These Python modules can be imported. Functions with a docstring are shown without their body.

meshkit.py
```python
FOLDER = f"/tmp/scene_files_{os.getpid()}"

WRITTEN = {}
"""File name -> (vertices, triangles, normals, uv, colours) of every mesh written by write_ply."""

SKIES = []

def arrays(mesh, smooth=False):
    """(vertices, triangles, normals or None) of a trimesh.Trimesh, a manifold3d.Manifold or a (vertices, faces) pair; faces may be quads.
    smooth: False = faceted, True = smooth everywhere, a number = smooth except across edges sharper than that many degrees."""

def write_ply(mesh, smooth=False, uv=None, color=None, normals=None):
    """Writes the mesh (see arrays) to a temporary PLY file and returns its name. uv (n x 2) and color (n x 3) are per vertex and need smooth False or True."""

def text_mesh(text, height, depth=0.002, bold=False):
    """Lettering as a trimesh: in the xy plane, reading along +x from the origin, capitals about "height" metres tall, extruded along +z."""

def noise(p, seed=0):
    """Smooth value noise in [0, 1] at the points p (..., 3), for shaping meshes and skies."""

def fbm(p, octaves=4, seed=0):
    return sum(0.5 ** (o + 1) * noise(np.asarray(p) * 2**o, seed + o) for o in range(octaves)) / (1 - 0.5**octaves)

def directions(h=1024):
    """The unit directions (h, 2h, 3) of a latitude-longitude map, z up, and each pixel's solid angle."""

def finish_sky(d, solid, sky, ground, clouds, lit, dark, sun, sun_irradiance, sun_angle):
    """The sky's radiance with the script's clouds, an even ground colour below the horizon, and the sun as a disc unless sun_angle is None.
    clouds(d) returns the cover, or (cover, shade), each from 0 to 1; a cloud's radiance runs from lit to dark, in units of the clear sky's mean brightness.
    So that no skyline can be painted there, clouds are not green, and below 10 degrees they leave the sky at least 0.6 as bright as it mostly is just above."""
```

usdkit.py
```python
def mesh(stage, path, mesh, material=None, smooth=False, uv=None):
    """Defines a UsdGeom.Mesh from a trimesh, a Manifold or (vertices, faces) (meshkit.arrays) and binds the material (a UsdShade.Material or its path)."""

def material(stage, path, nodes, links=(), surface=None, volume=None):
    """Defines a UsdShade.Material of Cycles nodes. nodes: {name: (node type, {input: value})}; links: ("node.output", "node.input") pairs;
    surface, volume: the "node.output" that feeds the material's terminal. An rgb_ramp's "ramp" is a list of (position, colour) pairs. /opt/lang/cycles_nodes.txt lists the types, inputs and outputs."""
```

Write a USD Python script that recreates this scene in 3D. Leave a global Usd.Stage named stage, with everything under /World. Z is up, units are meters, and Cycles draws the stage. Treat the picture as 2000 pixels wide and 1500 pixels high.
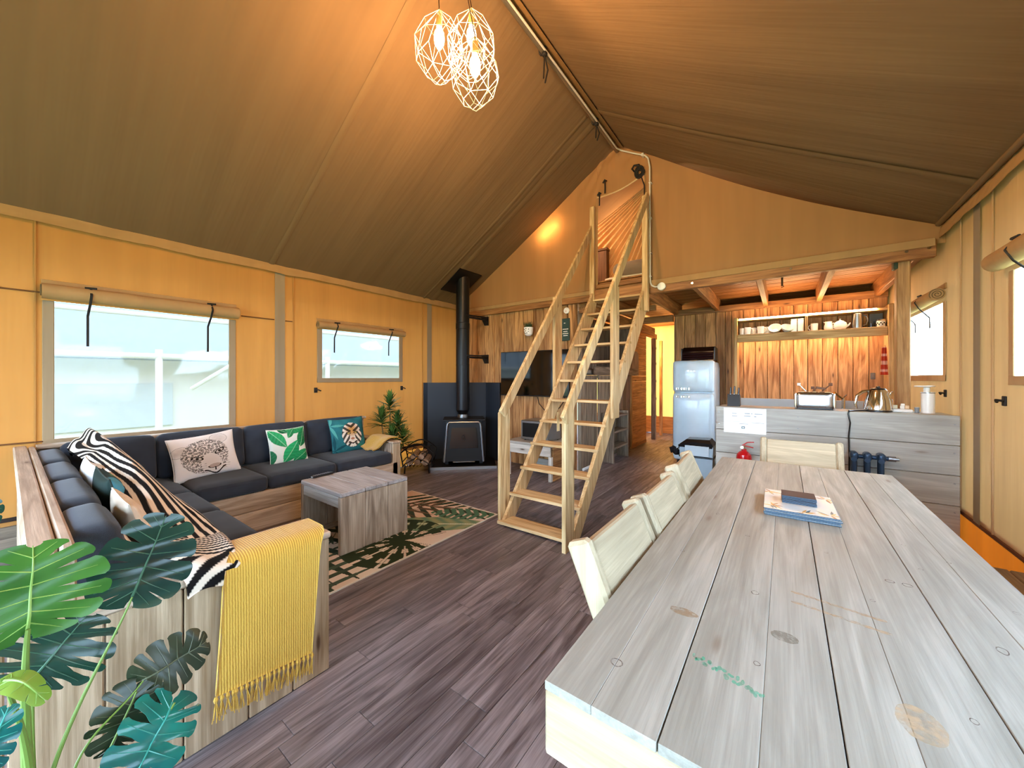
import math, random
import numpy as np
import manifold3d as m3
from pxr import Usd, UsdGeom, UsdLux, UsdShade, Sdf, Gf, Vt
import usdkit, meshkit

stage = Usd.Stage.CreateInMemory()
UsdGeom.SetStageUpAxis(stage, "Z")
UsdGeom.SetStageMetersPerUnit(stage, 1.0)
UsdGeom.Xform.Define(stage, "/World")
UsdGeom.Scope.Define(stage, "/World/Looks")

# ------------------------------------------------------------------ camera, sky, sun, exposure
cam = UsdGeom.Camera.Define(stage, "/World/camera")
cam.CreateHorizontalApertureAttr(36.0)
cam.CreateVerticalApertureAttr(27.0)
cam.CreateFocalLengthAttr(36.0 * 726.0 / 2000.0)
cam.CreateVerticalApertureOffsetAttr(-36.0 * 12.0 / 2000.0)
cam.CreateClippingRangeAttr(Gf.Vec2f(0.05, 500.0))
cam.AddTranslateOp().Set(Gf.Vec3d(0, 0, 1.4))
cam.AddRotateXYZOp().Set(Gf.Vec3f(90, 0, 36.28))
cam.CreateExposureAttr(0.0)

sky = UsdLux.DomeLight.Define(stage, "/World/sky")
sky.CreateColorAttr(Gf.Vec3f(0.64, 0.86, 1.12))
sky.CreateIntensityAttr(6.6)

sun = UsdLux.DistantLight.Define(stage, "/World/sun")
sun.CreateColorAttr(Gf.Vec3f(1.0, 0.92, 0.80))
sun.CreateIntensityAttr(5.0)
sun.CreateAngleAttr(0.6)
def aim(prim, d):
    d = np.array(d, float); d /= np.linalg.norm(d); z = -d
    x = np.cross([0, 0, 1.0], z); x /= np.linalg.norm(x); y = np.cross(z, x)
    m = Gf.Matrix4d(*x, 0, *y, 0, *z, 0, 0, 0, 0, 1)
    UsdGeom.Xformable(prim).AddTransformOp().Set(m)
aim(sun, (-0.75, -0.30, -0.62))

# ------------------------------------------------------------------ helpers: colours, geometry
def C(h):
    c = np.array([int(h[i:i + 2], 16) / 255.0 for i in (0, 2, 4)])
    return np.where(c <= 0.04045, c / 12.92, ((c + 0.055) / 1.055) ** 2.4)
def arr(m):
    if hasattr(m, "to_mesh"):
        q = m.to_mesh(); return np.array(q.vert_properties[:, :3], float), np.array(q.tri_verts, int)
    v, f = m[0], m[1]; v = np.asarray(v, float); f = np.asarray(f, int)
    if f.shape[1] == 4: f = np.vstack([f[:, [0, 1, 2]], f[:, [0, 2, 3]]])
    return v, f
def cat(*ms):
    if len(ms) == 1 and isinstance(ms[0], list): ms = ms[0]
    V, Fc, n = [], [], 0
    for m in ms:
        v, f = arr(m); V.append(v); Fc.append(f + n); n += len(v)
    return np.vstack(V), np.vstack(Fc)
def hull(p): return arr(m3.Manifold.hull_points(np.asarray(p, float)))
_c24 = np.array([[sx * (1 - (k != 0) * 0), sy, sz, k] for sx in (-1, 1) for sy in (-1, 1) for sz in (-1, 1) for k in range(3)], float)
def cbox(c, s, b=0.004):
    h = np.array(s, float) / 2; b = min(b, h.min() * 0.49); p = []
    for q in _c24:
        d = h - b; d[int(q[3])] = h[int(q[3])]; p.append(q[:3] * d)
    v, f = hull(p); return v + np.array(c, float), f
def bx(x0, x1, y0, y1, z0, z1, b=0.004):
    return cbox(((x0 + x1) / 2, (y0 + y1) / 2, (z0 + z1) / 2), (abs(x1 - x0), abs(y1 - y0), abs(z1 - z0)), b)
def frame(d, up=(0, 0, 1)):
    d = np.array(d, float); d /= np.linalg.norm(d); up = np.array(up, float)
    if abs(d @ up) > 0.98 * np.linalg.norm(up): up = np.array([0, 1.0, 0])
    s = np.cross(d, up); s /= np.linalg.norm(s); u = np.cross(s, d); return s, d, u
def bar(p0, p1, w, h, up=(0, 0, 1), b=0.003):
    p0, p1 = np.array(p0, float), np.array(p1, float); s, d, u = frame(p1 - p0, up)
    v, f = cbox((0, 0, 0), (w, np.linalg.norm(p1 - p0), h), b)
    return v @ np.array([s, d, u]) + (p0 + p1) / 2, f
def tube(pts, r, n=8, closed=False):
    p = np.array(pts, float); k = len(p); r = np.broadcast_to(r, (k,))
    t = np.roll(p, -1, 0) - np.roll(p, 1, 0) if closed else np.gradient(p, axis=0)
    t /= np.linalg.norm(t, axis=1, keepdims=True) + 1e-12
    a = np.zeros_like(p); s, _, _ = frame(t[0]); a[0] = s
    for i in range(1, k):
        q = a[i - 1] - (a[i - 1] @ t[i]) * t[i]; a[i] = q / (np.linalg.norm(q) + 1e-12)
    b = np.cross(t, a); th = np.arange(n) * 2 * np.pi / n
    v = (p[:, None] + r[:, None, None] * (np.cos(th)[None, :, None] * a[:, None] + np.sin(th)[None, :, None] * b[:, None])).reshape(-1, 3)
    f = []
    for i in range(k if closed else k - 1):
        j = (i + 1) % k
        for m in range(n):
            q = (m + 1) % n; f += [[i * n + m, i * n + q, j * n + q], [i * n + m, j * n + q, j * n + m]]
    if not closed:
        c0, c1 = len(v), len(v) + 1; v = np.vstack([v, p[0], p[-1]])
        for m in range(n):
            q = (m + 1) % n; f += [[c0, q, m], [c1, (k - 1) * n + m, (k - 1) * n + q]]
    return v, np.array(f)
def cyl(p0, p1, r, n=20, r1=None): return tube([p0, p1], [r, r if r1 is None else r1], n)
def lathe(prof, n=28, c=(0, 0, 0)):
    prof = [(max(r, 1e-4), z) for r, z in prof]; k = len(prof); th = np.arange(n) * 2 * np.pi / n
    v = np.array([[r * np.cos(t), r * np.sin(t), z] for r, z in prof for t in th]) + np.array(c, float); f = []
    for i in range(k - 1):
        for m in range(n):
            q = (m + 1) % n; f += [[i * n + m, i * n + q, (i + 1) * n + q], [i * n + m, (i + 1) * n + q, (i + 1) * n + m]]
    return v, np.array(f)
def rotz(a): c, s = math.cos(a), math.sin(a); return np.array([[c, -s, 0], [s, c, 0], [0, 0, 1.0]])
def rotx(a): c, s = math.cos(a), math.sin(a); return np.array([[1.0, 0, 0], [0, c, -s], [0, s, c]])
def roty(a): c, s = math.cos(a), math.sin(a); return np.array([[c, 0, s], [0, 1.0, 0], [-s, 0, c]])
def xf(m, R=None, t=(0, 0, 0)):
    v, f = arr(m); return (v if R is None else v @ np.asarray(R).T) + np.array(t, float), f
def gridf(nu, nv, flip=False):
    i, j = np.meshgrid(np.arange(nu - 1), np.arange(nv - 1), indexing="ij"); a = (i * nv + j).ravel()
    q = np.stack([a, a + nv, a + nv + 1, a + 1], 1)
    return q[:, ::-1] if flip else q
def sheet(P, th=0.0):
    """P (nu,nv,3) -> closed thin solid (or single layer when th is 0)"""
    nu, nv, _ = P.shape; q = gridf(nu, nv)
    if not th: return arr((P.reshape(-1, 3), q))
    du, dv = np.gradient(P, axis=0), np.gradient(P, axis=1); n = np.cross(du, dv); n /= np.linalg.norm(n, axis=2, keepdims=True) + 1e-12
    A, B = (P + n * th / 2).reshape(-1, 3), (P - n * th / 2).reshape(-1, 3); N = nu * nv
    e = np.concatenate([np.arange(nv), np.arange(1, nu) * nv + nv - 1, (nu - 1) * nv + np.arange(nv - 2, -1, -1), np.arange(nu - 2, 0, -1) * nv])
    e2 = np.roll(e, -1); side = np.stack([e, e2, e2 + N, e + N], 1)
    return arr((np.vstack([A, B]), np.vstack([q, q[:, ::-1] + N, side[:, ::-1]])))
def rbox(s, r, n=10, bulge=(0, 0, 0)):
    """rounded box centred on 0, faces bulging out by `bulge`"""
    s = np.array(s, float) / 2; r = min(r, s.min() * 0.99); V, Fc, k = [], [], 0; g = np.linspace(-1, 1, n); g = np.sign(g) * np.abs(g) ** 0.7
    for ax in range(3):
        for sg in (-1, 1):
            a, b = np.meshgrid(g, g, indexing="ij"); p = np.zeros((n, n, 3)); p[..., ax] = sg; p[..., (ax + 1) % 3] = a; p[..., (ax + 2) % 3] = b
            V.append(p.reshape(-1, 3)); q = gridf(n, n, sg < 0); Fc.append(q + k); k += n * n
    V = np.vstack(V); P = V * s; I = np.clip(P, -(s - r), s - r); d = P - I; L = np.linalg.norm(d, axis=1, keepdims=True); out = I + np.where(L > 0, d / np.maximum(L, 1e-9) * r, 0)
    for ax in range(3):
        if bulge[ax]:
            o = [i for i in range(3) if i != ax]; w = (1 - V[:, o[0]] ** 2) * (1 - V[:, o[1]] ** 2); out[:, ax] += bulge[ax] * w * V[:, ax]
    import trimesh
    f = np.vstack(Fc); m = trimesh.Trimesh(out, np.vstack([f[:, [0, 1, 2]], f[:, [0, 2, 3]]]), process=False); m.merge_vertices(digits_vertex=6); return np.array(m.vertices), np.array(m.faces)
def nz(p, s, seed=0): return meshkit.fbm(np.asarray(p, float) * s, 3, seed) - 0.5
def disc(c, r, axis=1, n=24, th=0.01):
    a = np.zeros(3); a[axis] = th / 2; return cyl(np.array(c) - a, np.array(c) + a, r, n)

# ------------------------------------------------------------------ helpers: scene objects
_used = {}
def nm(parent, name):
    k = parent + "/" + name; n = _used.get(k, 0); _used[k] = n + 1
    return k if n == 0 else "%s_%03d" % (k, n)
def meta(p, label=None, cat_=None, group=None, kind=None):
    for k, v in (("label", label), ("category", cat_), ("group", group), ("kind", kind)):
        if v: p.SetCustomDataByKey(k, v)
class T:
    def __init__(s, path, loc=(0, 0, 0), rz=0.0): s.path, s.loc, s.rz = path, np.array(loc, float), rz
    @property
    def prim(s): return stage.GetPrimAtPath(s.path)
def thing(name, label, cat_, loc=(0, 0, 0), rz=0.0, group=None, kind=None):
    p = nm("/World", name); x = UsdGeom.Xform.Define(stage, p); x.AddTranslateOp().Set(Gf.Vec3d(*map(float, loc)))
    if rz: x.AddRotateZOp().Set(math.degrees(rz))
    meta(x.GetPrim(), label, cat_, group, kind); return T(p, loc, rz)
def put(path, geo, mat, smooth=30, col=None):
    v, f = arr(geo)
    if col is not None:
        m = usdkit.mesh(stage, path, (v, f), mat, smooth=True)
        pv = UsdGeom.PrimvarsAPI(m).CreatePrimvar("col", Sdf.ValueTypeNames.Color3fArray, "vertex"); pv.Set(Vt.Vec3fArray.FromNumpy(np.asarray(col, np.float32)))
    else: m = usdkit.mesh(stage, path, (v, f), mat, smooth=smooth)
    return m
def part(t, name, geo, mat, smooth=30, label=None, local=False, kind=None, col=None):
    v, f = arr(geo)
    if not local: v = (v - t.loc) @ rotz(t.rz)
    p = nm(t.path, name); m = put(p, (v, f), mat, smooth, col); meta(m.GetPrim(), label, None, None, kind); return T(p, t.loc, t.rz)
def solo(name, geo, mat, label, cat_, group=None, kind=None, smooth=30, col=None):
    v, f = arr(geo); lo, hi = v.min(0), v.max(0); loc = np.array([(lo[0] + hi[0]) / 2, (lo[1] + hi[1]) / 2, lo[2]])
    p = nm("/World", name); m = put(p, (v - loc, f), mat, smooth, col); m.AddTranslateOp().Set(Gf.Vec3d(*map(float, loc)))
    meta(m.GetPrim(), label, cat_, group, kind); return T(p, loc)
def struct(name, geo, mat, smooth=30): 
    p = nm("/World", name); m = put(p, geo, mat, smooth); meta(m.GetPrim(), None, None, None, "structure"); return T(p)
def sgroup(name, loc=(0, 0, 0)):
    p = nm("/World", name); x = UsdGeom.Xform.Define(stage, p); meta(x.GetPrim(), None, None, None, "structure"); return T(p)
def dup(t, loc, rz, label, group=None):
    base = t.path.rsplit("/", 1)[1]; p = nm("/World", base); x = UsdGeom.Xform.Define(stage, p)
    x.GetPrim().GetReferences().AddInternalReference(t.path); x.ClearXformOpOrder()
    x.AddTranslateOp().Set(Gf.Vec3d(*map(float, loc)))
    if rz or t.rz: x.AddRotateZOp().Set(math.degrees(rz))
    meta(x.GetPrim(), label, None, group); x.GetPrim().SetInstanceable(True); return T(p, loc, rz)

# ------------------------------------------------------------------ materials
_m = {}
def mat(name, nodes, links, surface="p.BSDF"):
    m = usdkit.material(stage, "/World/Looks/" + name, nodes, links, surface=surface); return m
def plain(name, col, rough=0.5, metal=0.0, **kw):
    if name not in _m:
        c = C(col) if isinstance(col, str) else col
        _m[name] = mat(name, {"tc": ("texture_coordinate", {}), "n": ("noise_texture", {"scale": 9.0, "detail": 3.0}),
            "r": ("rgb_ramp", {"ramp": [(0.3, c * 0.97), (0.7, np.minimum(c * 1.02, 1))]}),
            "p": ("principled_bsdf", dict(roughness=rough, metallic=metal, **kw))},
            [("tc.object", "n.vector"), ("n.fac", "r.fac"), ("r.color", "p.base_color")])
    return _m[name]
def wood(name, light, dark, axis="y", knot="4a2f18", rough=0.6, var=0.3, gs=1.0, knots=1.0, bump=0.25, spec=0.35, con=1.0):
    key = name + "_" + axis
    if key in _m: return _m[key]
    ai = "xyz".index(axis)
    def sc(al, ac): s = [ac, ac, ac]; s[ai] = al; return tuple(s)
    L, D, K = C(light), C(dark) * 0.88, C(knot); mid = (L + D) / 2; L, D = mid + (L - mid) * con, mid + (D - mid) * con
    _m[key] = mat(key, {
        "tc": ("texture_coordinate", {}), "oi": ("object_info", {}), "wn": ("white_noise_texture", {"dimensions": "1D"}),
        "sv": ("vector_math", {"math_type": "scale", "scale": 23.0}), "ad": ("vector_math", {"math_type": "add"}),
        "m1": ("mapping", {"scale": sc(0.75 * gs, 7.5 * gs)}), "n1": ("noise_texture", {"scale": 1.7, "detail": 5.0, "distortion": 1.5}),
        "m2": ("mapping", {"scale": sc(1.6 * gs, 70 * gs)}), "n2": ("noise_texture", {"scale": 1.7, "detail": 4.0, "roughness": 0.6}),
        "mm": ("math", {"math_type": "multiply_add", "value2": 0.35}), "m5": ("math", {"math_type": "multiply", "value2": 0.65}),
        "r": ("rgb_ramp", {"ramp": [(0.36, D), (0.5, (L + D) / 2), (0.63, np.minimum(L * 1.06, 1))]}),
        "m3": ("mapping", {"scale": sc(1.3, 5.0)}), "vo": ("voronoi_texture", {"scale": 1.45, "randomness": 1.0}),
        "kr": ("rgb_ramp", {"ramp": [(0.0, (knots,) * 3), (0.045, (0.85 * knots,) * 3), (0.10, (0.22 * knots,) * 3), (0.22, (0, 0, 0))]}),
        "kx": ("mix", {"mix_type": "mix", "color2": K}),
        "vm": ("math", {"math_type": "multiply_add", "value2": var, "value3": 1 - var / 2}),
        "h": ("hsv", {"hue": 0.5, "saturation": 1.0, "fac": 1.0}),
        "b": ("bump", {"strength": bump, "distance": 0.003}),
        "p": ("principled_bsdf", {"roughness": rough, "specular_ior_level": spec})},
        [("oi.random", "wn.w"), ("wn.color", "sv.vector1"), ("tc.object", "ad.vector1"), ("sv.vector", "ad.vector2"),
         ("ad.vector", "m1.vector"), ("ad.vector", "m2.vector"), ("ad.vector", "m3.vector"), ("m1.vector", "n1.vector"), ("m2.vector", "n2.vector"), ("m3.vector", "vo.vector"),
         ("n1.fac", "m5.value1"), ("n2.fac", "mm.value1"), ("m5.value", "mm.value3"), ("mm.value", "r.fac"),
         ("vo.distance", "kr.fac"), ("r.color", "kx.color1"), ("kr.color", "kx.fac"), ("oi.random", "vm.value1"), ("vm.value", "h.value"), ("kx.color", "h.color"), ("h.color", "p.base_color"),
         ("n2.fac", "b.height"), ("b.normal", "p.normal")])
    return _m[key]
def canvas(name, col, trans=0.0, tcol=None, weave=260.0, st=(1.0, 1.0, 0.09), fold=0.35):
    if name in _m: return _m[name]
    c = C(col); t = C(tcol) if tcol else c
    n = {"tc": ("texture_coordinate", {}), "m1": ("mapping", {"scale": tuple(3.0 * q for q in st)}), "n1": ("noise_texture", {"scale": 2.2, "detail": 4.0}),
         "r": ("rgb_ramp", {"ramp": [(0.3, c * 0.92), (0.7, np.minimum(c * 1.05, 1))]}), "rt": ("rgb_ramp", {"ramp": [(0.3, t * 0.86), (0.7, np.minimum(t * 1.08, 1))]}),
         "n2": ("noise_texture", {"scale": weave, "detail": 1.0}), "m2": ("mapping", {"scale": tuple(11.0 * q for q in st)}), "n3": ("noise_texture", {"scale": 1.3, "detail": 2.0}),
         "hm": ("math", {"math_type": "multiply_add", "value2": 0.015}), "b": ("bump", {"strength": fold, "distance": 0.012}),
         "p": ("principled_bsdf", {"roughness": 0.85, "specular_ior_level": 0.15})}
    l = [("tc.object", "m1.vector"), ("tc.object", "n2.vector"), ("tc.object", "m2.vector"), ("m1.vector", "n1.vector"), ("m2.vector", "n3.vector"), ("n1.fac", "r.fac"), ("n1.fac", "rt.fac"), ("r.color", "p.base_color"),
         ("n2.fac", "hm.value1"), ("n3.fac", "hm.value3"), ("hm.value", "b.height"), ("b.normal", "p.normal")]
    if trans:
        n["t"] = ("translucent_bsdf", {}); n["x"] = ("mix_closure", {"fac": trans}); l += [("rt.color", "t.color"), ("p.BSDF", "x.closure1"), ("t.BSDF", "x.closure2")]
        _m[name] = mat(name, n, l, "x.closure")
    else: _m[name] = mat(name, n, l)
    return _m[name]
def fabric(name, col, scale=420.0, rough=0.9, sheen=0.15, bump=0.25, col2=None):
    if name in _m: return _m[name]
    c = C(col); d = C(col2) if col2 else c * 0.8
    _m[name] = mat(name, {"tc": ("texture_coordinate", {}), "n": ("noise_texture", {"scale": scale, "detail": 2.0}), "n2": ("noise_texture", {"scale": 6.0, "detail": 3.0}),
        "a": ("math", {"math_type": "multiply_add", "value2": 0.5}), "a2": ("math", {"math_type": "multiply", "value2": 0.5}), "r": ("rgb_ramp", {"ramp": [(0.35, d), (0.65, c)]}), "b": ("bump", {"strength": bump, "distance": 0.002}),
        "p": ("principled_bsdf", {"roughness": rough, "sheen_weight": sheen, "specular_ior_level": 0.2})},
        [("tc.object", "n.vector"), ("tc.object", "n2.vector"), ("n2.fac", "a2.value1"), ("n.fac", "a.value1"), ("a2.value", "a.value3"), ("a.value", "r.fac"), ("r.color", "p.base_color"), ("n.fac", "b.height"), ("b.normal", "p.normal")])
    return _m[name]
def printed(name, rough=0.85, scale=420.0, bump=0.2):
    if name in _m: return _m[name]
    _m[name] = mat(name, {"at": ("attribute", {"attribute": "col"}), "tc": ("texture_coordinate", {}), "n": ("noise_texture", {"scale": scale, "detail": 2.0}), "b": ("bump", {"strength": bump, "distance": 0.002}),
        "p": ("principled_bsdf", {"roughness": rough, "specular_ior_level": 0.2})}, [("at.color", "p.base_color"), ("tc.object", "n.vector"), ("n.fac", "b.height"), ("b.normal", "p.normal")])
    return _m[name]
def emit(name, col, strength):
    if name not in _m: _m[name] = mat(name, {"e": ("emission", {"color": tuple(C(col)), "strength": strength})}, [], "e.emission")
    return _m[name]
def pane(name, tint, frost=0.0, frost_col="ffffff", refl=0.04):
    if name in _m: return _m[name]
    n = {"t": ("transparent_bsdf", {"color": tuple(C(tint))}), "d": ("translucent_bsdf", {"color": tuple(C(frost_col))}), "g": ("glossy_bsdf", {"color": (1, 1, 1), "roughness": 0.06}),
         "lw": ("layer_weight", {"blend": 0.5}), "pw": ("math", {"math_type": "power", "value2": 5.0}), "f": ("math", {"math_type": "multiply_add", "value2": 0.5, "value3": refl}), "x": ("mix_closure", {"fac": frost}), "y": ("mix_closure", {})}
    _m[name] = mat(name, n, [("t.BSDF", "x.closure1"), ("d.BSDF", "x.closure2"), ("x.closure", "y.closure1"), ("g.BSDF", "y.closure2"), ("lw.facing", "pw.value1"), ("pw.value", "f.value1"), ("f.value", "y.fac")], "y.closure"); return _m[name]

W_PINE = lambda a: wood("pine", "e0c595", "b98f58", a, knot="6b4423", var=0.16, rough=0.5)
W_GREY = lambda a: wood("grey_board", "b4b0a6", "98948b", a, knot="6d5a48", var=0.12, rough=0.5, knots=0.7, spec=0.45, con=0.6)
W_TABLE = lambda a: wood("table_board", "aeada5", "8b897f", a, knot="6d5a48", var=0.12, rough=0.5, knots=0.8, spec=0.4, con=0.7)
W_SOFA = lambda a: wood("sofa_board", "d2c0aa", "a08a72", a, knot="5f4630", var=0.2, rough=0.6)
W_CHAIR = lambda a: wood("chair_board", "c9ba9d", "a49478", a, knot="8a6d48", var=0.12, rough=0.6, con=0.6)
W_CLAD = lambda a: wood("cladding", "c49560", "7f522b", a, knot="3c200c", var=0.42, rough=0.55)
W_OLD = lambda a: wood("old_board", "9b8a76", "5f5143", a, knot="30231a", var=0.3, rough=0.7)
W_BEAM = lambda a: wood("beam_wood", "b07b48", "7d4f2a", a, knot="3f2410", var=0.16, rough=0.55)
W_FLOOR = lambda a: wood("floor_board", "8c8387", "4d4448", a, knot="33282a", var=0.55, rough=0.42, knots=0.35, gs=1.2, bump=0.12, spec=0.5)
CANVAS = canvas("wall_canvas", "b68248", 0.05, "d98c3c")
CANVAS_R = canvas("right_canvas", "c09c72", 0.05, "d9a468")
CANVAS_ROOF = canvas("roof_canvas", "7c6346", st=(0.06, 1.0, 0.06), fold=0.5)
CANVAS_GABLE = canvas("gable_canvas", "a87e54", 0.07, "e09a50")
CANVAS_TAN = canvas("tan_canvas", "b89263", 0.15, "c9a070")
BAND = canvas("grey_band", "98866c")
BLACK = plain("black_metal", "17181b", 0.42, 0.4)
STRAP = plain("black_strap", "191614", 0.7)
STEEL = plain("steel", "c9cac9", 0.16, 1.0)
CHROME = plain("chrome", "e2e2e0", 0.08, 1.0)
WHITE = plain("white_paint", "eeece6", 0.35)
CERAM = plain("white_ceramic", "f2efe8", 0.18)
GREYM = plain("grey_metal", "9a9a98", 0.35, 0.9)
BLKPL = plain("black_plastic", "0f1012", 0.3)
CUSH = fabric("charcoal_fabric", "3a414c", 520.0, col2="2a3039")

# ================================================================== SETTING
rnd = random.Random(7)
XL, XR, YB, YF = -4.85, 1.15, 4.95, -2.6
XRIDGE, ZRIDGE = -1.85, 4.57
def zroofL(x): return ZRIDGE + 0.617 * (x - XRIDGE)
def zroofR(x): return ZRIDGE - 0.603 * (x - XRIDGE)

# ---- floor: sub floor and staggered planks along y
floor = sgroup("floor")
part(floor, "subfloor", bx(XL - 0.4, XR + 0.4, YF - 0.3, 10.6, -0.12, -0.012), plain("subfloor", "3a3030", 0.8))
pw, pl, gap = 0.11, 1.0, 0.0009
x0 = -4.85; ncol = int(math.ceil((XR - x0) / pw))
fill = []
for i in range(ncol):
    y = -0.75 - rnd.random() * pl
    while y < 9.6:
        a, b = x0 + i * pw, min(x0 + (i + 1) * pw, XR); y1 = y + pl
        xc, yc = (a + b) / 2, (y + y1) / 2
        g = bx(a + gap, b - gap, y + gap, y1 - gap, -0.012, 0.0, 0.0008)
        vis = (-4.7 < xc < 0.0 and -0.3 < yc < 7.2 and not (xc < -3.95 and yc < 3.0) and not (yc > 5.0 and (xc < -2.5 or xc > -1.3)))
        if vis: part(floor, "floor_plank", g, W_FLOOR("y"))
        else: fill.append(g)
        y = y1
part(floor, "floor_plank", cat(fill), W_FLOOR("y"), kind="stuff")
part(floor, "floor_plank", bx(XL, XR, YF - 0.2, -0.76, -0.012, -0.001, 0.001), W_FLOOR("y"))

# ---- canvas side walls
def wall_grid(x, y0, y1, z0, z1, holes, step=0.06, amp=0.006, seed=0, ztop=None):
    ys = np.unique(np.round(np.concatenate([np.arange(y0, y1, step), [y1]] + [[h[0], h[1]] for h in holes]), 4))
    zs = np.unique(np.round(np.concatenate([np.arange(z0, z1, step), [z1]] + [[h[2], h[3]] for h in holes]), 4))
    Y, Z = np.meshgrid(ys, zs, indexing="ij"); P = np.stack([np.full_like(Y, x), Y, Z], -1)
    P[..., 0] += amp * 2 * nz(P * [1, 2.2, 0.35], 1.6, seed) + amp * 0.8 * nz(P * [1, 9, 0.4], 1.5, seed + 3)
    f = gridf(len(ys), len(zs)); cy = (Y.ravel()[f].mean(1)); cz = Z.ravel()[f].mean(1); keep = np.ones(len(f), bool)
    for h in holes: keep &= ~((cy > h[0]) & (cy < h[1]) & (cz > h[2]) & (cz < h[3]))
    return arr((P.reshape(-1, 3), f[keep]))
WIN = {1: (0.225, 1.44, 0.885, 2.03), 2: (2.42, 3.64, 1.385, 2.035)}
WINR = {3: (2.35, 3.70, 1.40, 2.07), 4: (4.95, 6.05, 1.415, 2.08), 5: (-0.45, 1.45, 0.90, 2.05)}
wl = sgroup("wall_left")
part(wl, "canvas_panel", wall_grid(XL, YF, 9.6, 0.24, 2.80, list(WIN.values()), seed=1), CANVAS)
part(wl, "ground_flap", wall_grid(XL - 0.012, YF, 5.2, 0.0, 0.30, [], 0.1, 0.004, 9), canvas("flap_canvas", "b9713a", 0.10, "f09a3c"))
for (a, b) in ((1.875, 1.985), (4.185, 4.285)): part(wl, "webbing_strip", wall_grid(XL + 0.012, a, b, 0.28, 2.72, [], 0.11, 0.002, 4), BAND)
for y in (2.08, 4.085, 0.14): part(wl, "seam", cat(bx(XL + 0.004, XL + 0.014, y - 0.006, y + 0.006, 0.3, 2.7, 0.002)), CANVAS)
for (a, b, z) in ((-2.5, 0.18, 2.09), (1.54, 1.87, 2.085), (1.99, 2.07, 2.085), (-2.5, 0.18, 0.885)): part(wl, "seam", bx(XL + 0.004, XL + 0.015, a, b, z - 0.006, z + 0.006, 0.002), plain("seam_brown", "6b4420", 0.9))
part(wl, "seam", bx(XL + 0.0, XL + 0.012, -2.5, 5.0, 0.285, 0.315, 0.002), plain("seam_dark", "2a1b12", 0.9))
part(wl, "base_board", bx(XL + 0.0, XL + 0.03, YF, 0.2, 0.0, 0.25, 0.004), W_OLD("y"))
def valance(x, sgn, z, y0, y1, drop, seed):
    ys = np.arange(y0, y1, 0.03); t = np.linspace(0, 1, 7); P = np.zeros((len(ys), 7, 3))
    for k, tt in enumerate(t):
        P[:, k, 1] = ys; P[:, k, 2] = z - drop * tt * (1 + 0.25 * nz(np.stack([ys, ys * 0, ys * 0], 1), 3.0, seed))
        P[:, k, 0] = x + sgn * (0.022 + 0.02 * tt + 0.012 * nz(np.stack([ys, ys * 0 + tt, ys * 0], 1), 9.0, seed + 1))
    return sheet(P, 0.004)
part(wl, "valance", valance(XL, 1, 2.745, YF, 4.95, 0.105, 3), CANVAS_TAN)
def toggle(t, x, y, z, s):
    g = cat(bx(x, x + s * 0.012, y - 0.03, y + 0.012, z - 0.032, z + 0.032, 0.004), tube([(x + s * 0.012, y - 0.03, z), (x + s * 0.035, y + 0.01, z + 0.005), (x + s * 0.02, y + 0.05, z - 0.01)], 0.008, 6))
    part(t, "toggle", g, STRAP)
for y, z in ((2.36, 1.242), (3.685, 1.24)): toggle(wl, XL, y, z, 1)

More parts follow.
